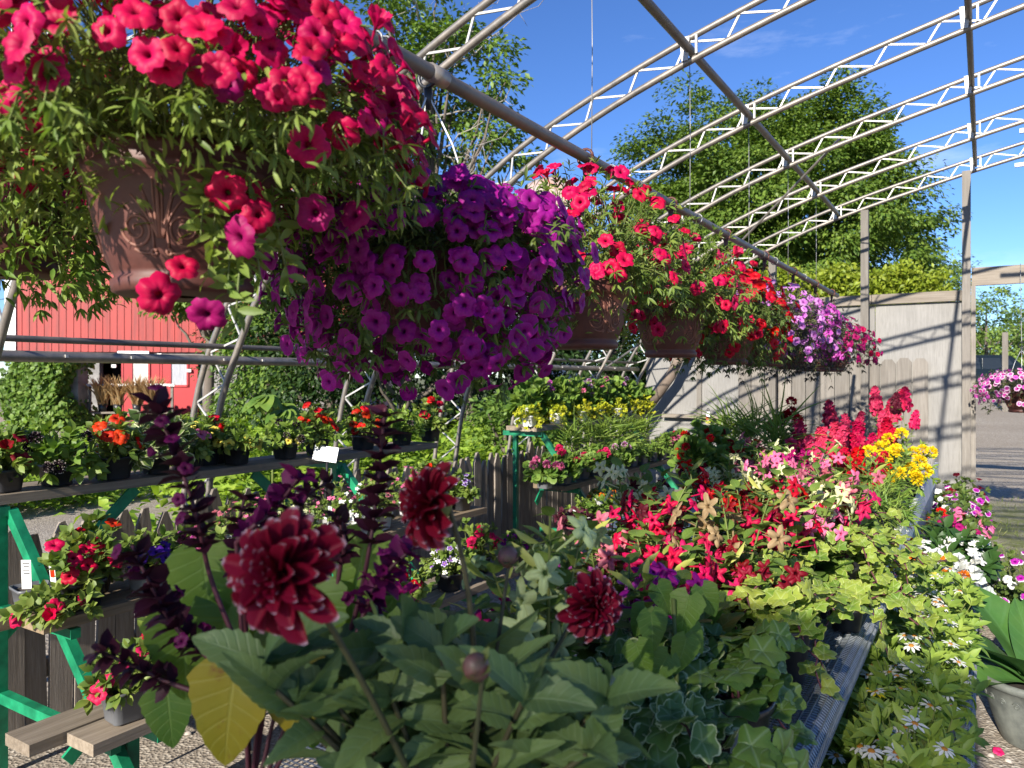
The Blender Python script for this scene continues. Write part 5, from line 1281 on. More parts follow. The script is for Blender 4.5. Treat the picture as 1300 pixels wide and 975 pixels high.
# floor pots between the stands and the bench
for k, (u, v, col, lab) in enumerate(((748, 640, 'white', 'white flowers low behind the pale tobacco flowers'), (765, 632, 'orange', 'small orange marigold low left of the bench'), (730, 655, 'maroon', 'dark leaved plant with maroon flowers low left of the bench'))):
    w0 = at_z(u, v, .55)
    plant('bedding_pot', lab, 'potted plant', (w0[0], w0[1], .35), ('round', .08, .12, None), dict(rx=.13, zu=.13, n=26, tpl='oval', L=(.03, .05), lmat=L_BURG if col == 'maroon' else L_FERN), [dict(kind='round' if col != 'orange' else 'ball', col=col, n=10, R=(.018, .026))], 'pots on the floor by the far stand')
    single('upturned_crate', MB().box((w0[0], w0[1], .175), (.3, .3, .346)), W_OLD_Y, 'wooden crate under the ' + ('white flowers', 'orange marigold', 'maroon flowers')[k] + ' by the far stand', 'crate', (w0[0], w0[1], 0), 'crates by the far stand', False)
# ------------------------------------------------------------------ flowering tobacco on the tall wire bench
BZ = .758
L_BUD = leaf_mat('lime_bud', (.20, .28, .05), (.30, .38, .07), (.42, .46, .12), .5, .3)
def nico(lab, x, y, col, hgt=.34, n=4, R=(.026, .034), grp='flowering tobacco on the bench', nfl=7, base=BZ, lm=L_NIC):
    loc = np.array((x, y, base)); t = thing('tobacco_plant', lab, 'potted plant', loc, grp)
    pot(t, 'square', .06, .10, None)
    k = 36; a = np.arange(k) * 2.4 + rng.random() * 6
    d = np.stack([np.cos(a), np.sin(a), rng.uniform(.0, .9, k)], 1); P = np.c_[.02 * d[:, :2], rng.uniform(.10, .10 + .38 * hgt, k)]
    lp, ld = [P], [d]; ms = MB(); fp, fn = [], []; bp, bd = [], []
    for s_ in range(n):
        a = s_ * 2 * PI / n + rng.random(); e = np.array((.12 * math.cos(a) * rng.uniform(.3, 1), .12 * math.sin(a) * rng.uniform(.3, 1), hgt * rng.uniform(.82, 1.08)))
        b = bez(np.array((0, 0, .09)), np.array((e[0] * .3, e[1] * .3, e[2] * .6)), e, 9); ms.tube(b, np.linspace(.0045, .002, 9), 5, False)
        for q in (2, 3, 3, 4, 4, 5, 5, 6, 6, 7, 7, 8, 8):
            az = rng.random() * 6.28; lp.append(b[q][None]); ld.append(np.array([(math.cos(az), math.sin(az), rng.uniform(.1, 1.3))]))
        for q in range(nfl):
            az = rng.random() * 6.28; tt = rng.uniform(.62, 1.0); p = bez(np.array((0, 0, .09)), np.array((e[0] * .3, e[1] * .3, e[2] * .6)), e, 21)[int(tt * 20)]
            dv = nrm(np.array((math.cos(az), math.sin(az), rng.uniform(-.25, .5))))
            ms.tube([p, p + dv * .025], .0016, 3, False)
            if q < nfl * .60: fp.append(p + dv * .062); fn.append(dv + (-.15, -.35, .25))
            else: bp.append(p + dv * .02); bd.append(dv + (0, 0, .5))
    P = np.concatenate(lp); d = np.concatenate(ld); kk = len(P)
    Ls = np.where(P[:, 2] < .20, rng.uniform(.065, .12, kk), rng.uniform(.03, .06, kk))
    MB().inst(LEAF['broad'], frames_y(d, np.tile((0, 0, 1.), (kk, 1)) + rdir(kk) * .2), P, Ls).build('foliage', lm, t)
    MB().inst(LEAF['lance'], frames_y(np.array(bd), rdir(len(bd))), np.array(bp), np.tile((.045, .065, .06), (len(bp), 1))).build('buds', L_BUD, t)
    ms.build('stems', L_STEM, t)
    as_blossoms(t, loc, 'star', col, fp, np.array(fn), rng.uniform(R[0], R[1], len(fp)))
    return t
cname = {'pale': 'pale green', 'cream': 'cream', 'red': 'red', 'darkred': 'dark red', 'pink': 'pink', 'dustypink': 'dusty pink', 'magenta': 'magenta', 'orchid': 'orchid pink', 'purple': 'purple', 'tan': 'tan', 'maroon': 'maroon', 'rose': 'rose', 'redpink': 'crimson'}
NL = [  # u, v of the flower head, colour, height of its top, extra words
    (694, 672, 'pale', 1.24, 'large pale green star flowers right of the second dahlia'), (655, 735, 'magenta', 1.10, 'magenta star flowers below the pale green ones'), (560, 760, 'magenta', 1.10, 'plum magenta star flowers behind the dahlia leaves'), (545, 800, 'pinkwhite', 1.05, 'white and pink star flower low behind the dahlia leaves'),
    (800, 598, 'cream', 1.17, 'cream star flowers at the left rim of the tobacco bed'), (818, 628, 'redpink', 1.16, 'crimson star flowers below the cream ones'), (765, 655, 'dustypink', 1.15, 'dusty pink star flowers at the left rim of the tobacco bed'), (795, 715, 'purple', 1.13, 'violet star flowers above the right dahlia'), (835, 690, 'redpink', 1.10, 'crimson and violet star flowers above the heart leaved stem'),
    (848, 590, 'maroon', 1.18, 'very dark maroon star flowers in the middle of the bed'), (862, 640, 'tan', 1.16, 'tan drooping star flowers in the middle of the bed'), (850, 622, 'darkred', 1.15, 'dark red star flowers between the maroon and tan ones'), (905, 603, 'red', 1.16, 'bright red star flowers right of the maroon ones'), (938, 642, 'tan', 1.16, 'pale tan star flower facing the viewer'),
    (952, 618, 'darkred', 1.15, 'dark red star flowers right of the bright red ones'), (1005, 612, 'red', 1.16, 'bright red star flowers at the right of the bed'), (962, 702, 'darkred', 1.05, 'dark red star flower low before the ivy'), (900, 680, 'rose', 1.08, 'rose star flowers low in the bed'), (930, 570, 'cream', 1.19, 'cream and lime star flowers at the back of the bed'),
    (985, 583, 'pink', 1.17, 'light pink star flowers at the back of the bed'), (1012, 575, 'magenta', 1.17, 'magenta star flowers at the back of the bed'), (960, 558, 'dustypink', 1.19, 'dusty pink star flowers farthest back in the bed'), (1040, 600, 'cream', 1.17, 'lime cream star flowers right of the bright red ones'), (1062, 582, 'pink', 1.17, 'pink star flowers before the coral snapdragons'),
    (1092, 600, 'dustypink', 1.16, 'dusty pink star flowers near the bench edge'), (1070, 620, 'rose', 1.12, 'rose star flowers before the white oval sign'), (985, 650, 'redpink', 1.10, 'crimson star flowers above the lime ivy'), (890, 790, 'magenta', .98, 'single magenta star flower hanging low beside the right dahlia'), (880, 650, 'maroon', 1.12, 'maroon star flowers low in the middle'), (1020, 560, 'cream', 1.2, 'pale cream star flowers below the red geranium'), (770, 690, 'orchid', 1.08, 'orchid star flowers above the right dahlia, low left'), (1030, 640, 'pink', 1.1, 'pink star flowers above the lime ivy')]
for u, v, col, top, lab in NL:
    w0 = at_z(u, v, top)
    x, y = float(np.clip(w0[0], -1.12, -.42)), float(w0[1]); base = BZ
    if y > 3.2: base = .772; x = float(np.clip(w0[0], -1.5, -.42))
    y = min(max(y, .95), 4.6)
    nico(lab.replace('star flower', 'flowering tobacco star flower') if len(lab.split()) < 12 else lab, x, y, col, top - base, 4 if col not in ('tan', 'maroon') else 2, nfl=(10 if col == 'pale' else 7) if col not in ('tan',) else 4, R=(.034, .042) if col in ('pale', 'tan') else (.026, .034))

# ------------------------------------------------------------------ ivy
def ivy(lab, x, y, lmat, nv, L, reach, pk=('round', .08, .14, None), base=BZ, seed=0, lift=.06, label_on=False, core=14, front=None):
    loc = np.array((x, y, base)); t = thing('ivy_pot', lab, 'potted plant', loc, 'ivy pots on the bench'); pot(t, *pk); h = pk[2]
    m = MB(); P, d, U = [], [], []
    for k in range(nv):
        a = k * 2.4 + seed
        if front is not None and math.cos(a - math.atan2(-y, -x)) > front + .9: a += PI
        r = reach * rng.uniform(.45, 1.05)
        e = np.array((r * math.cos(a), r * math.sin(a), h + rng.uniform(-.12, .10)))
        b = bez(np.array((.02 * math.cos(a), .02 * math.sin(a), h - .02)), np.array((e[0] * .5, e[1] * .5, h + lift + rng.uniform(0, .10))), e, 12); b += rng.normal(size=b.shape) * .006
        m.tube(b, np.linspace(.0035, .002, 12), 5, False)
        for q in range(2, 12):
            az = a + (1.2 if q % 2 else -1.2) + rng.normal() * .5
            P.append(b[q] + (0, 0, .008)); d.append((math.cos(az), math.sin(az), rng.uniform(-.55, .15))); U.append((rng.normal() * .3 - .1, rng.normal() * .3 - .55, .8))
    for k in range(core):
        a = rng.random() * 6.28; P.append((.04 * math.cos(a), .04 * math.sin(a), h + rng.uniform(.0, .10))); d.append((math.cos(a), math.sin(a), -.1)); U.append((0, -.5, .8))
    P = np.array(P); n = len(P)
    MB().inst(LEAF['ivy'] if L[1] > .05 else LEAF['ivylow'], frames_y(np.array(d), np.array(U)), P, rng.uniform(L[0], L[1], n)).build('foliage', lmat, t)
    m.build('vines', L_PSTEM, t)
    if label_on:
        cv = -nrm(np.array((x, y))); o = MB().box((0, 0, 0), (.034, .0015, .055)).build('pot_label', M_TAG, t, smooth=False)
        rr = pk[1] * .93; o.location = (cv[0] * rr + .02, cv[1] * rr, h * .62); o.rotation_euler = (-.16, 0, YAW - .75)
    return t
w0 = at(925, 895, 1.43); ivy('dark green ivy with large leaves in black pot with white label, nearest the rolled edge', w0[0], w0[1], L_IVY, 9, (.048, .09), .20, seed=1, label_on=True, front=-.35)
w0 = at(1035, 955, 1.36); ivy('large leaved ivy trailing over the rolled bench edge at the bottom', -.37, 1.20, L_IVY, 5, (.06, .09), .22, seed=4.0, pk=('round', .05, .07, None), lift=.02, core=5)
ivy('white edged ivy in black pot left of the labelled ivy pot', -.52, 1.22, L_IVYV, 13, (.045, .08), .20, seed=2, pk=('round', .07, .13, None), label_on=True)
ivy('green ivy right of the right dahlia', -.60, 1.45, L_IVYV, 9, (.05, .09), .2, seed=3)
ivy('lime ivy in black pot spilling beside the wire mesh', -.43, 1.92, L_IVYL, 18, (.036, .062), .23, seed=5)
ivy('lime ivy in the sunny middle of the bench, behind the wire mesh pot', -.56, 2.25, L_IVYL, 16, (.038, .062), .24, seed=6)
ivy('bright lime ivy mound trailing over the bench edge', -.42, 2.62, L_IVYL, 28, (.03, .055), .30, seed=7, lift=.12)
ivy('pale lime ivy mound before the white oval sign', -.50, 3.02, L_IVYL, 30, (.028, .05), .28, seed=8, lift=.15)
ivy('lime ivy trailing down past the white bench leg', -.40, 3.0, L_IVYL, 14, (.03, .055), .26, seed=9.5, lift=.03)

ivy('lime ivy hanging down over the rolled edge, halfway along the bench', -.345, 2.40, L_IVYL, 16, (.032, .058), .24, seed=11, lift=.04, pk=('round', .05, .07, None), core=6)
ivy('lime ivy hanging down at the far end of the rolled edge', -.34, 2.80, L_IVYL, 18, (.03, .055), .26, seed=12.3, lift=.05, pk=('round', .05, .07, None), core=6)
# heart leaved coleus stems between dahlia and ivy
def hearts(t, org, rows, lm):
    P, d, U, S, R_ = [], [], [], [], []
    for (u, v, dd, L, tip, yaw) in rows:
        w = at(u, v, dd); r = np.array((CS, SN, 0)); f = np.array((-SN, CS, 0)); up = np.array((0, 0, 1.0))
        dv = r * math.sin(tip) - up * math.cos(tip) - f * .25
        P.append(w - dv * L * .5); d.append(dv); U.append(-f + r * yaw + up * .45); S.append(L); R_.append(rng.random())
    MB().inst(LEAF['heart'], frames_y(np.array(d), np.array(U)), np.array(P), np.array(S), np.array(R_)).build('leaf_group' if lm is L_SALY else 'foliage', lm, t, org)
w0 = at(850, 960, 1.35); og = (w0[0], w0[1], BZ)
t = thing('mint_plant', 'heart leaved green plant between the right dahlia and the ivy', 'potted plant', og); pot(t, 'square', .05, .09, None)
hearts(t, og, [(830, 805, 1.32, .070, .1, .4), (868, 782, 1.36, .074, -.35, -.5), (845, 762, 1.4, .06, .5, .3), (815, 840, 1.3, .062, .3, -.4), (866, 835, 1.34, .068, -.3, .5), (900, 765, 1.4, .06, .4, -.3), (838, 850, 1.33, .06, -.6, .2), (885, 812, 1.38, .055, .6, .5), (812, 790, 1.36, .055, -.5, -.4)], L_SAL)
MB().tube([(0, 0, .08), (.01, .01, .2), (.0, .02, .34)], .004, 6).build('stems', L_STEM, t)

# ------------------------------------------------------------------ the dahlia in the foreground
RT, FW, UP = np.array((CS, SN, 0)), np.array((-SN, CS, 0)), np.array((0, 0, 1.0))
w0 = at(575, 960, .90); og = np.array((w0[0], w0[1], BZ))
da = thing('dahlia_plant', 'foreground dahlia plant with dark red white tipped blooms and big leaves', 'potted plant', og)
pot(da, 'round', .095, .17, None)
root = np.array((0, 0, .15)); ms = MB()
M_DSTEM = leaf_mat('dahlia_stem', (.05, .065, .028), (.065, .06, .032), trans=.02)
for k, (u, v, d, R, nv) in enumerate(((352, 728, .68, .058, -.80 * FW - .30 * RT + .22 * UP), (538, 640, .84, .050, -.35 * FW - .80 * RT + .10 * UP), (757, 768, 1.02, .049, -.75 * FW + .50 * RT + .22 * UP))):
    w = at(u, v, d) - og; nv = nrm(nv)
    M = np.eye(4); M[:3, :3] = frames_z(nv[None])[0] * R; M[:3, 3] = w - nv * R * .15
    b = place('bloom', bloom_mesh('dahlia', 'dahlia', k), da, Matrix(M))
    MB().lathe([(.004, -.018), (.016, -.012), (.02, 0), (.012, .006)], 12).build('calyx', L_STEM, da).matrix_local = Matrix(np.block([[frames_z(nv[None])[0], (w - nv * R * .28)[:, None]], [np.zeros((1, 3)), 1]]))
    e = w - nv * (R * .3 + .014)
    ms.tube(bez(root, root * .35 + e * .65 + UP * .02 - nv * .06 - UP * .05, e, 16), np.linspace(.0045, .003, 16), 7, False)
for k, (u, v, d, R) in enumerate(((645, 706, .95, .0135), (604, 846, .70, .0130), (417, 872, 1.05, .010))):
    w = at(u, v, d) - og; nv = nrm(UP * .5 + rng.normal(size=3) * .5)
    bd = MB().lathe([(.15 * R, -R), (.8 * R, -.75 * R), (R, -.1 * R), (.85 * R, .5 * R), (.35 * R, .95 * R), (.02 * R, R)], 14)
    o = bd.build('bud', solid('dahlia_bud', (.085, .095, .03), .5, 0, .35, 45, c2=(.13, .035, .05)), da); o.matrix_local = Matrix(np.block([[frames_z(nv[None])[0], w[:, None]], [np.zeros((1, 3)), 1]]))
    a = np.arange(8) * PI / 4; dv = np.stack([.62 * np.cos(a), .62 * np.sin(a), np.where(np.arange(8) % 2, .95, .55)], 1) @ frames_z(nv[None])[0].T
    MB().inst(LEAF['oval'], frames_y(dv, np.tile(nv, (8, 1))), np.tile(w - nv * R * .85, (8, 1)), R * 1.9).build('sepals', L_STEM, o if False else da)
    e = w - nv * R
    ms.tube(bez(root, root * .4 + e * .6 - UP * .06, e, 14), np.linspace(.0036, .0022, 14), 7, False)
lp, ld, lu = [], [], []
for k in range(36):
    u = 335 + 445 * ((k * .618) % 1); d = rng.uniform(.80, 1.06); v = 815 + 95 * rng.random() + (60 if u > 620 else 0)
    e = at(u, v, d) - og
    b = bez(root * (1, 1, .8), np.array((e[0] * .35, e[1] * .35, .12 + e[2] * .35)), e, 10)
    ms.tube(b, np.linspace(.005, .003, 10), 6, False)
    for q, n_ in ((4, 2), (6, 2), (8, 2), (9, 3)):
        a0 = k + q * 1.57
        for j in range(n_):
            a = a0 + j * 2 * PI / n_ + rng.normal() * .3
            lp.append(b[q]); ld.append((math.cos(a), math.sin(a), rng.uniform(-.3, .8) if q < 9 else rng.uniform(.2, 1.2))); lu.append((rng.normal() * .6 + .1, rng.normal() * .6 - .5, .8))
lp = np.array(lp); n = len(lp)
MB().inst(LEAF['dahlia'], frames_y(np.array(ld), np.array(lu)), lp, np.stack([rng.uniform(.036, .066, n), rng.uniform(.06, .105, n), rng.uniform(.05, .12, n)], 1)).build('foliage', L_DAH, da)
ms.build('stems', M_DSTEM, da)
# large white tag with a black letter standing in front of the ivy
w0 = at(760, 905, 1.18)
t = thing('letter_tag', 'white plant label with black handwriting between dahlia and ivy', 'label', (w0[0], w0[1], BZ + .09)); hz = w0[2] - BZ - .09
o = MB().box((0, 0, 0), (.026, .0014, .07)).build('label_card', M_TAG, t, smooth=False); o.location = (0, 0, hz); o.rotation_euler = (-.1, -.2, YAW + .1)
q = MB(); pz = [(-.011, .012), (-.006, -.010), (-.001, .008), (.004, -.010), (.010, .012)]
for a, b in zip(pz[:-1], pz[1:]): q.bar((a[0], -.0014, a[1]), (b[0], -.0014, b[1]), .0012, .0032, (0, 1, 0) if False else (1, 0, 0))
q.box((0, -.0014, .024), (.020, .0008, .002)); q.box((-.004, -.0014, -.022), (.012, .0008, .002))
q.build('label_lettering', M_INK, o, smooth=False)
MB().box((0, 0, hz / 2 - .02), (.008, .0014, hz), None).build('label_stake', M_TAG, t, smooth=False)

# ------------------------------------------------------------------ dark salvia with heart leaves
w0 = at(318, 960, 1.0); og = np.array((w0[0], w0[1], BZ))
sa = thing('salvia_plant', 'dark purple salvia with flower spikes and yellowing heart shaped leaves', 'potted plant', og); pot(sa, 'round', .10, .17, None)
hearts(sa, og, [(262, 755, 1.05, .115, .2, .2), (450, 735, 1.08, .115, -.25, -.3), (235, 835, 1.0, .115, .15, .5), (405, 800, 1.04, .11, .3, 0), (325, 812, 1.08, .085, -.2, .2), (275, 815, 1.05, .10, -.35, -.2), (440, 812, 1.1, .10, .5, .1), (345, 775, 1.1, .09, .6, -.3), (480, 790, 1.12, .09, -.6, .2), (300, 770, 1.12, .10, -.1, 0), (395, 905, 1.1, .11, .1, .2), (215, 915, 1.05, .08, .2, .3), (20, 965, .75, .08, .5, .1)][:-1], L_SAL)
hearts(sa, og, [(288, 915, .92, .118, -.08, .12), (372, 893, .95, .115, .22, -.25)], L_SALY)
ms = MB(); root = np.array((0, 0, .15))
SP = [([(305, 830), (268, 735), (248, 650), (222, 575), (196, 512)], 1.0, .42, 1.2), ([(430, 850), (455, 765), (470, 690), (480, 610), (489, 518)], 1.02, .50, 1.25), ([(312, 800), (304, 720), (303, 665), (312, 628)], 1.0, .45, 1.0), ([(300, 690), (322, 668), (350, 645), (378, 608)], .98, .2, 1.1),
      ([(340, 880), (275, 842), (222, 795), (190, 740), (168, 692)], .95, .35, 1.25), ([(330, 900), (230, 872), (180, 850), (122, 825)], .95, .55, 1.1), ([(445, 830), (466, 770), (490, 728), (524, 696)], .98, .35, 1.25), ([(420, 800), (432, 720), (438, 690), (428, 655)], 1.05, .55, .9), ([(400, 720), (382, 660), (390, 630), (420, 610)], 1.04, .4, .9)]
bright = {3, 6}
for k, (pts, d, t0, sz) in enumerate(SP):
    W_ = crom(np.array([at(u, v, d + .012 * math.sin(i * 2 + k)) - og for i, (u, v) in enumerate(pts)]), 8)
    ms.tube(bez(root, (root + W_[0]) / 2 + UP * .04, W_[0], 8), .003, 6, False); ms.tube(W_, np.linspace(.004, .002, len(W_)), 6, False)
    tg = nrm(np.gradient(W_, axis=0)); P, dv = [], []
    L = np.concatenate([[0], np.cumsum(np.linalg.norm(np.diff(W_, axis=0), axis=1))]); s_ = L[-1] * t0; q = 0
    while s_ < L[-1]:
        p = np.array([np.interp(s_, L, W_[:, i]) for i in range(3)]); tt = tg[min(len(tg) - 1, int(np.searchsorted(L, s_)))]
        nn = 6; Mf = frames_z(np.tile(tt, (nn, 1)), np.arange(nn) * 6.28 / nn + q * .5)
        for i in range(nn): P.append(p); dv.append(Mf[i, :, 0] * .9 + tt * rng.uniform(.2, .8))
        s_ += .019 * (1 - .25 * s_ / L[-1]) ; q += 1
    P = np.array(P); dv = np.array(dv); n = len(P)
    MB().inst(LEAF['oval'], frames_y(dv, rdir(n) * .5 + UP), P, np.stack([np.full(n, .028) * sz, np.full(n, .026) * sz, np.full(n, .03) * sz], 1) * rng.uniform(.7, 1.15, (n, 1))).build('flower_spike', PT['salvia'] if k in bright else PT['calyx'], sa)
    if k in bright or k in (0, 4):
        m_ = 7; j = rng.integers(0, n, m_)
        as_blossoms(sa, og, 'petunia', 'salvia', P[j] + nrm(dv[j]) * .03, dv[j], np.full(m_, .010), 'floret')
ms.build('stems', L_PSTEM, sa)

# ------------------------------------------------------------------ white edged bench: geraniums, snapdragons, marigolds
B2 = .772
def snapdragon(lab, x, y, col, hgt, n, grp='snapdragons on the white edged bench'):
    loc = np.array((x, y, B2)); t = thing('snapdragon_plant', lab, 'potted plant', loc, grp); pot(t, 'round', .075, .13, None)
    E, D = stem_bush(n, .03, .12, .17, hgt - .22, .03, .75, 1.5, 'lance', (.035, .06), 10, L_FERN, t, L_STEM, core=30)
    P = E - (0, 0, .0); nv = nrm(D * (.35, .35, 1) + (0, 0, .6))
    as_blossoms(t, loc, 'snap', col, P, nv, rng.uniform(.095, .145, n), 'flower_spike')
for u, v, X_, col, hgt, n, lab in ((1122, 492, -.66, 'coral', .62, 5, 'tall coral snapdragons at the top of the far bench'), (1158, 510, -.55, 'rose', .54, 4, 'rose pink snapdragons right of the tallest ones, above the marigolds'), (1068, 508, -.85, 'coral', .57, 3, 'coral snapdragons against the basket shadow on the wall'),
                                   (1040, 545, -.86, 'coral', .44, 6, 'shorter coral snapdragons left of the tall ones'), (1100, 545, -.62, 'redpink', .43, 5, 'red pink snapdragons in front of the tall coral ones'), (1085, 580, -.55, 'red', .34, 6, 'short red snapdragons behind the pink tobacco flowers'), (1010, 555, -.95, 'coral', .37, 4, 'coral snapdragons behind the cream tobacco flowers')):
    w0 = at_x(u, v, X_); y = float(np.clip(w0[1], 3.7, 6.6)); snapdragon(lab, X_, y, col, hgt, n)
w0 = at_x(1160, 500, -.6)
snapdragon('dark maroon plume among the coral snapdragons', -.60, 5.9, 'maroon', .60, 1, 'dark plumes')
G5 = 'flowers on the white edged bench'
plant('marigold_plant', 'yellow marigolds with large round heads at the bench corner', 'potted plant', (-.44, 4.55, B2), ('round', .08, .13, None), dict(rx=.16, zu=.20, n=34, per=6, tpl='lance', L=(.03, .05), lmat=L_FERN), [dict(kind='ball', col='yellow', n=12, R=(.036, .046), e=(.3, 1.3), out=1.1, front=True)], G5)
plant('marigold_plant', 'smaller yellow marigolds right behind the large ones', 'potted plant', (-.40, 5.05, B2), ('round', .08, .13, None), dict(rx=.14, zu=.22, n=30, per=6, tpl='lance', L=(.03, .05), lmat=L_FERN), [dict(kind='ball', col='yellow', n=8, R=(.034, .044), e=(.3, 1.3), out=1.1, front=True)], G5)
plant('carnation_plant', 'grassy leaved plant with small red flowers before the marigolds', 'potted plant', (-.50, 4.0, B2), ('round', .08, .12, None), dict(rx=.17, zu=.20, zd=.06, n=70, per=7, tpl='needle', L=(.05, .09), lmat=L_FERN, e0=-.3), [dict(kind='ball', col='red', n=9, R=(.016, .024), e=(.5, 1.4), out=1.15)], G5)
plant('carnation_plant', 'yellow green grassy plant at the end of the far bench', 'potted plant', (-.42, 3.75, B2), ('round', .07, .11, None), dict(rx=.14, zu=.14, zd=.06, n=60, per=7, tpl='needle', L=(.05, .09), lmat=L_ZIN, e0=-.3), [], G5)
plant('geranium_plant', 'deep red geranium at the left of the far bench', 'potted plant', (-1.40, 4.45, B2), ('round', .09, .16, None), dict(rx=.18, zu=.24, n=50, per=5, tpl='round', L=(.04, .07), lmat=L_GER, whorl=3), [dict(kind='ball', col='red', n=16, R=(.026, .036), e=(.1, 1.4), out=1.1), dict(kind='ball', col='darkred', n=8, R=(.024, .03), e=(.1, 1.4), out=1.1)], G5)
plant('geranium_plant', 'tall dark leaved red dianthus against the grey wall', 'potted plant', (-1.17, 5.5, B2), ('round', .09, .13, None), dict(rx=.14, zu=.34, n=50, per=8, tpl='lance', L=(.04, .06), lmat=L_PETD), [dict(kind='ball', col='red', n=8, R=(.034, .044), e=(.7, 1.45), out=1.05, front=True)], G5)
for k, (u, y, lab) in enumerate(((935, 4.6, 'low red geranium right of the deep red one'), (965, 4.75, 'low scarlet geranium below the red dianthus'), (1000, 4.9, 'low red geranium left of the coral snapdragons'))):
    w0 = at_y(u, 570, y)
    plant('geranium_plant', lab, 'potted plant', (w0[0], w0[1], B2), ('round', .07, .11, None), dict(rx=.13, zu=.17, n=30, per=5, tpl='round', L=(.035, .055), lmat=L_GER, whorl=3), [dict(kind='ball', col='scarlet' if k == 1 else 'red', n=8, R=(.026, .034), e=(.3, 1.4), out=1.15, front=True)], G5)
for k, (u, y) in enumerate(((925, 5.6), (952, 5.3), (985, 5.0))):
    w0 = at_y(u, 560, y)
    plant('spiky_grass', ('upright spiky grass left of the red dianthus', 'second upright spiky grass, nearest the red dianthus', 'spiky grass right of the red dianthus')[k], 'potted plant', (w0[0], w0[1], B2), ('round', .07, .12, None), dict(rx=.07, zu=.22, e0=.9, n=16, per=2, tpl='strap', L=(.25, .42), lmat=L_ZIN, whorl=2, core=0, smat=None, width=.35), [], G5)
for k, (u, v) in enumerate(((862, 590), (878, 592), (893, 588))):
    w0 = at_z(u, v, .83)
    plant('seedling_pot', ('small green seedling in grey pot at the left corner of the far bench', 'middle one of three small seedlings at the left of the far bench', 'small seedling in grey pot just below the deep red geranium')[k], 'potted plant', (w0[0], w0[1], B2), ('square', .05, .085, M_GREYPOT), dict(rx=.07, zu=.08, n=16, tpl='lance', L=(.03, .045), lmat=L_FERN), [], 'seedlings on the far bench')
# bare hanging tag on the wall and white oval sign on the bench
w0 = at_y(899, 530, 8.8)
t = thing('wall_tag', 'small white red and yellow hang tag on the grey wall', 'tag', (w0[0], w0[1], w0[2]))
MB().box((0, 0, 0), (.06, .003, .14), taper=(.5, 1)).build('tag_card', M_TAG, t, smooth=False)
MB().box((0, -.003, -.012), (.05, .002, .035)).build('tag_picture', PT['red'], t, smooth=False); MB().box((0, -.003, -.055), (.056, .002, .028)).build('tag_footer', PT['lemon'], t, smooth=False)
MB().tube(np.stack([.012 * np.cos(ring_a), np.zeros(15), .09 + .02 * np.sin(ring_a)], 1), .004, 6).build('tag_hook', M_BLACK, t)
w0 = at(1108, 630, 3.62)
t = thing('oval_sign', 'white oval topped plant sign in white tray before the carnation', 'sign', (w0[0], w0[1], B2))
V = [(-.045, 0), (.045, 0), (.042, .08)] + [(.042 * math.cos(a), .08 + .06 * math.sin(a)) for a in np.linspace(.2, PI - .2, 9)] + [(-.042, .08)]
nn = len(V)
o = MB().add([(x, -.003, z) for x, z in V] + [(x, .003, z) for x, z in V], [list(range(nn)), [nn + i for i in range(nn)][::-1]] + [[(i + 1) % nn, i, nn + i, nn + (i + 1) % nn] for i in range(nn)]).build('sign_plate', solid('sign_grey', (.55, .55, .54), .5), t, smooth=False); o.rotation_euler = (-.15, 0, YAW); o.location = (0, 0, .05)
q = MB(); q.box((0, -.0045, .112), (.045, .0015, .012)); q.box((-.008, -.0045, .07), (.05, .0015, .004)); q.box((.005, -.0045, .045), (.055, .0015, .004)); q.build('sign_lettering', solid('faded_ink', (.28, .28, .36), .6), o, smooth=False)
MB().box((.03, .0, .03), (.26, .10, .06)).build('tray', M_WHITE, t, smooth=False)

# ------------------------------------------------------------------ low bench: zinnias, marigolds, impatiens, petunias
LZ = .345; G6 = 'plants on the low bench'
def zinnia(lab, x, y, col, n, hgt=.24, dens=38, lm=L_ZIN):
    return plant('zinnia_plant', lab, 'potted plant', (x, y, LZ), ('square', .055, .085, None), dict(rx=.13, zu=hgt, zd=.03, e0=.1, n=dens, per=7, tpl='lance', L=(.035, .068), lmat=lm, width=1.05, core=24), [dict(kind='zinnia', col=col, n=n, R=(.024, .030), e=(.75, 1.45), out=1.08, up=1.6, cam=.2)] if n else [], G6)
zl = [('white', 'white zinnias'), ('zwhite', 'white')]
k = 0
for y in np.arange(1.75, 3.6, .25):
    for x in (-.62, -.38, -.17):
        if x == -.62 and y > 3.0: continue
        near = y < 2.85
        col = 'zyellow' if (k in (12, 7, 16)) else 'zwhite'
        nfl = 4 if col == 'zyellow' else (8 if x > -.5 else 5)
        row = {-.62: 'inner row', -.38: 'middle row', -.17: 'aisle row'}[x]
        zinnia('%s zinnia in the %s of the low bench, %s from the near end' % ('yellow' if col == 'zyellow' else 'white', row, ordn[int(round((y - 1.75) / .25))]), x + rng.normal() * .015, y + rng.normal() * .02, col, nfl); k += 1
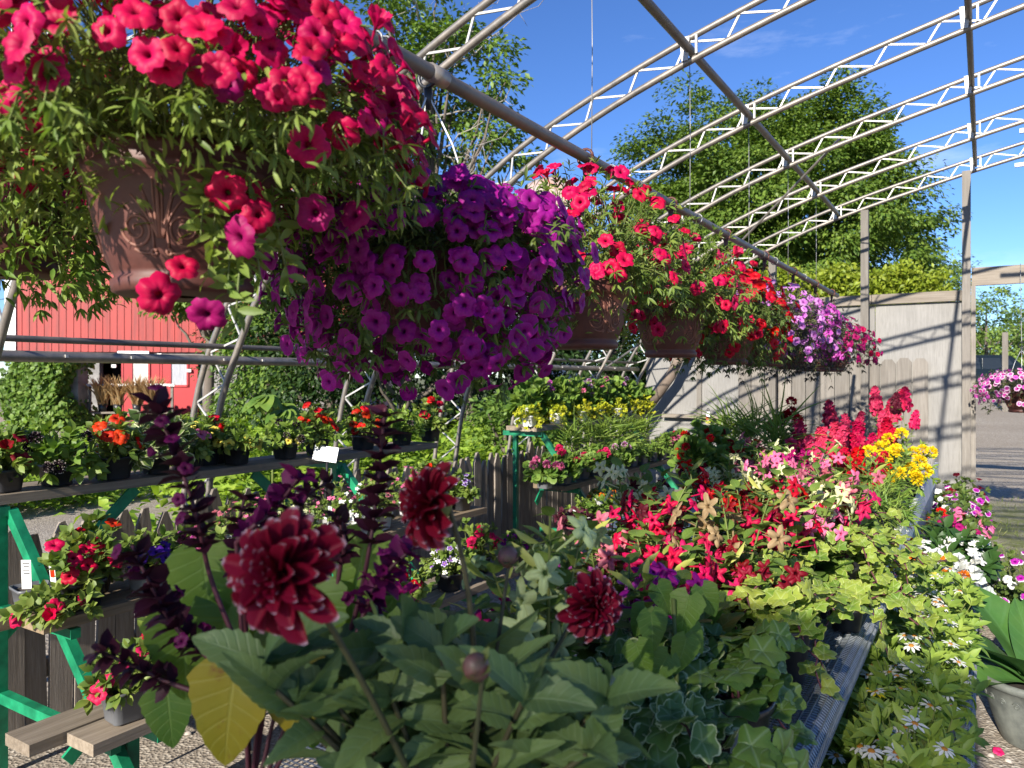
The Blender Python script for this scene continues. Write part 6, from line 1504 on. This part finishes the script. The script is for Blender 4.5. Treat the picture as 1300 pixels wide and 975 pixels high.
for (x, y, kind, col, lab, kw) in (
    (-.17, 3.75, 'f', 'lemon', 'lime leaved young plant after the white zinnias on the low bench', {}), (-.40, 3.72, 'f', None, 'green young plant beside the white bench leg', {}),
    (-.20, 4.05, 'm', 'orange', 'orange marigolds nearest the silver leaved plant', {}), (-.34, 4.25, 'm', 'orange', 'orange marigolds left of the white impatiens', {}), (-.13, 4.3, 's', None, 'silver leaved dusty miller on the low bench', {}), (-.24, 3.9, 's', None, 'second silver leaved plant under the orange marigolds', {}),
    (-.27, 4.62, 'i', 'white', 'large white impatiens flowers with dark leaves', {}), (-.14, 4.85, 'i', 'white', 'white impatiens at the aisle edge of the low bench', {}),
    (-.15, 5.25, 'p', 'magenta', 'magenta petunias behind the white impatiens', {}), (-.13, 5.65, 'p', 'pink', 'light pink trailing flowers at the aisle side', {}), (-.22, 5.75, 'g', 'scarlet', 'scarlet verbena heads on the low bench', {}),
    (-.16, 6.2, 'p', 'picotee', 'purple white edged petunias before the door post', {}), (-.26, 6.55, 'p', 'white', 'white petunias beside the white edge board', {}), (-.14, 6.7, 'p', 'picotee', 'second mound of purple white edged petunias at the far low bench', {}), (-.16, 7.25, 'p', 'darkred', 'dark red flowers at the far end of the low bench', {})):
    loc = (x, y, LZ)
    if kind == 'f': plant('bedding_plant', lab, 'potted plant', loc, SQ, dict(rx=.14, zu=.22, n=30, tpl='lance', L=(.05, .08), lmat=L_ZIN, width=1.3), [dict(kind='round', col=col, n=3, R=(.018, .024))] if col else [], G6)
    elif kind == 'm': plant('marigold_plant', lab, 'potted plant', loc, SQ, dict(rx=.11, zu=.20, n=26, tpl='lance', L=(.025, .045), lmat=L_FERN), [dict(kind='ball', col=col, n=8, R=(.022, .03), e=(.5, 1.4), out=1.1, front=True)], G6)
    elif kind == 's': plant('dusty_miller', lab, 'potted plant', loc, SQ, dict(rx=.12, zu=.15, n=36, tpl='ivylow', L=(.035, .06), lmat=L_SILV, smat=None), [], G6)
    elif kind == 'i': plant('impatiens_plant', lab, 'potted plant', loc, ('round', .07, .10, None), dict(rx=.15, zu=.17, n=30, tpl='oval', L=(.06, .10), lmat=L_IMP), [dict(kind='round', col=col, n=16, R=(.036, .046), e=(.2, 1.4), front=True, up=.6, out=1.12)], G6)
    elif kind == 'g': plant('verbena_plant', lab, 'potted plant', loc, SQ, dict(rx=.13, zu=.17, n=26, tpl='lance', L=(.03, .05), lmat=L_FERN), [dict(kind='ball', col=col, n=9, R=(.026, .036), e=(.3, 1.4), front=True)], G6)
    else: plant('petunia_plant', lab, 'potted plant', loc, ('round', .07, .10, None), dict(rx=.17, zu=.20, zd=.10, e0=-.4, n=32, tpl='oval', L=(.03, .05), lmat=L_PETD), [dict(col=col, n=22, R=(.024, .032), e=(-.2, 1.4), front=True)], G6)

# ------------------------------------------------------------------ aisle: petunia tub and canna pot
w0 = at(1282, 745, 4.4)
plant('petunia_tub', 'purple and white edged petunias in tub on the gravel aisle', 'potted plant', (w0[0] + .02, w0[1], 0), ('round', .15, .20, None), dict(rx=.24, zu=.25, zd=.12, e0=-.5, n=60, per=8, tpl='oval', L=(.03, .05), lmat=L_PETD, core=80), [dict(col='picotee', n=38, R=(.024, .032), e=(-.3, 1.4), front=True), dict(col='white', n=8, R=(.022, .03), e=(-.3, 1.0), front=True)])
w0 = at(1318, 860, 3.1); og = np.array((w0[0], w0[1], 0))
cp = thing('canna_pot', 'big leaved canna in grey green embossed pot at the right edge', 'potted plant', og)
M_CPOT = solid('grey_green_pot', (.085, .095, .09), .5, 0, .25, 14, c2=(.13, .14, .125))
MB().lathe([(.02, 0), (.125, 0), (.13, .006), (.165, .10), (.19, .19), (.198, .235), (.212, .24), (.216, .262), (.205, .272), (.195, .265), (.185, .23), (.02, .225)], 40).build('pot', M_CPOT, cp)
MB().lathe([(.186, .228), (.1, .238), (.005, .24)], 20).build('soil', M_SOIL, cp)
mb = MB()
for k in range(22):
    th = k * 2 * PI / 22
    a = np.linspace(0, 9, 24); r_ = .003 + .012 * a / 9
    th2 = th + r_ * np.cos(a) / .185; z_ = .190 + r_ * np.sin(a); R_ = np.interp(z_, [.10, .19, .235], [.166, .191, .199])
    mb.tube(np.stack([R_ * np.cos(th2), R_ * np.sin(th2), z_], 1), .0022, 5)
mb.build('scroll_relief', M_CPOT, cp)
P, d, U, S = [], [], [], []
for (a, L, el, r0) in ((2.6, .46, 1.05, .02), (3.3, .42, .55, .03), (4.0, .40, .75, .02), (5.0, .44, .6, .03), (1.5, .46, .9, .03), (.4, .42, .7, .02), (2.0, .34, 1.25, .01), (3.8, .30, .25, .04), (2.9, .36, .35, .04)):
    dv = np.array((math.cos(a) * math.cos(el), math.sin(a) * math.cos(el), math.sin(el))); P.append((r0 * math.cos(a), r0 * math.sin(a), .24)); d.append(dv); U.append((-math.cos(a) * .4, -math.sin(a) * .4 - .2, .9)); S.append(L)
MB().inst(LEAF['canna'], frames_y(np.array(d), np.array(U)), np.array(P), np.array(S)).build('foliage', L_CAN, cp)
w0 = at_z(1268, 957, .006)
o = single('fallen_petal', MB().inst(FLOW['petunia'][2], frames_z(np.array([(.2, -.3, 1.)])), np.array([(w0[0], w0[1], .02)]), np.array([.022])), PT['rose'], 'fallen pink blossom lying on the gravel below the canna pot', 'blossom', (w0[0], w0[1], 0))
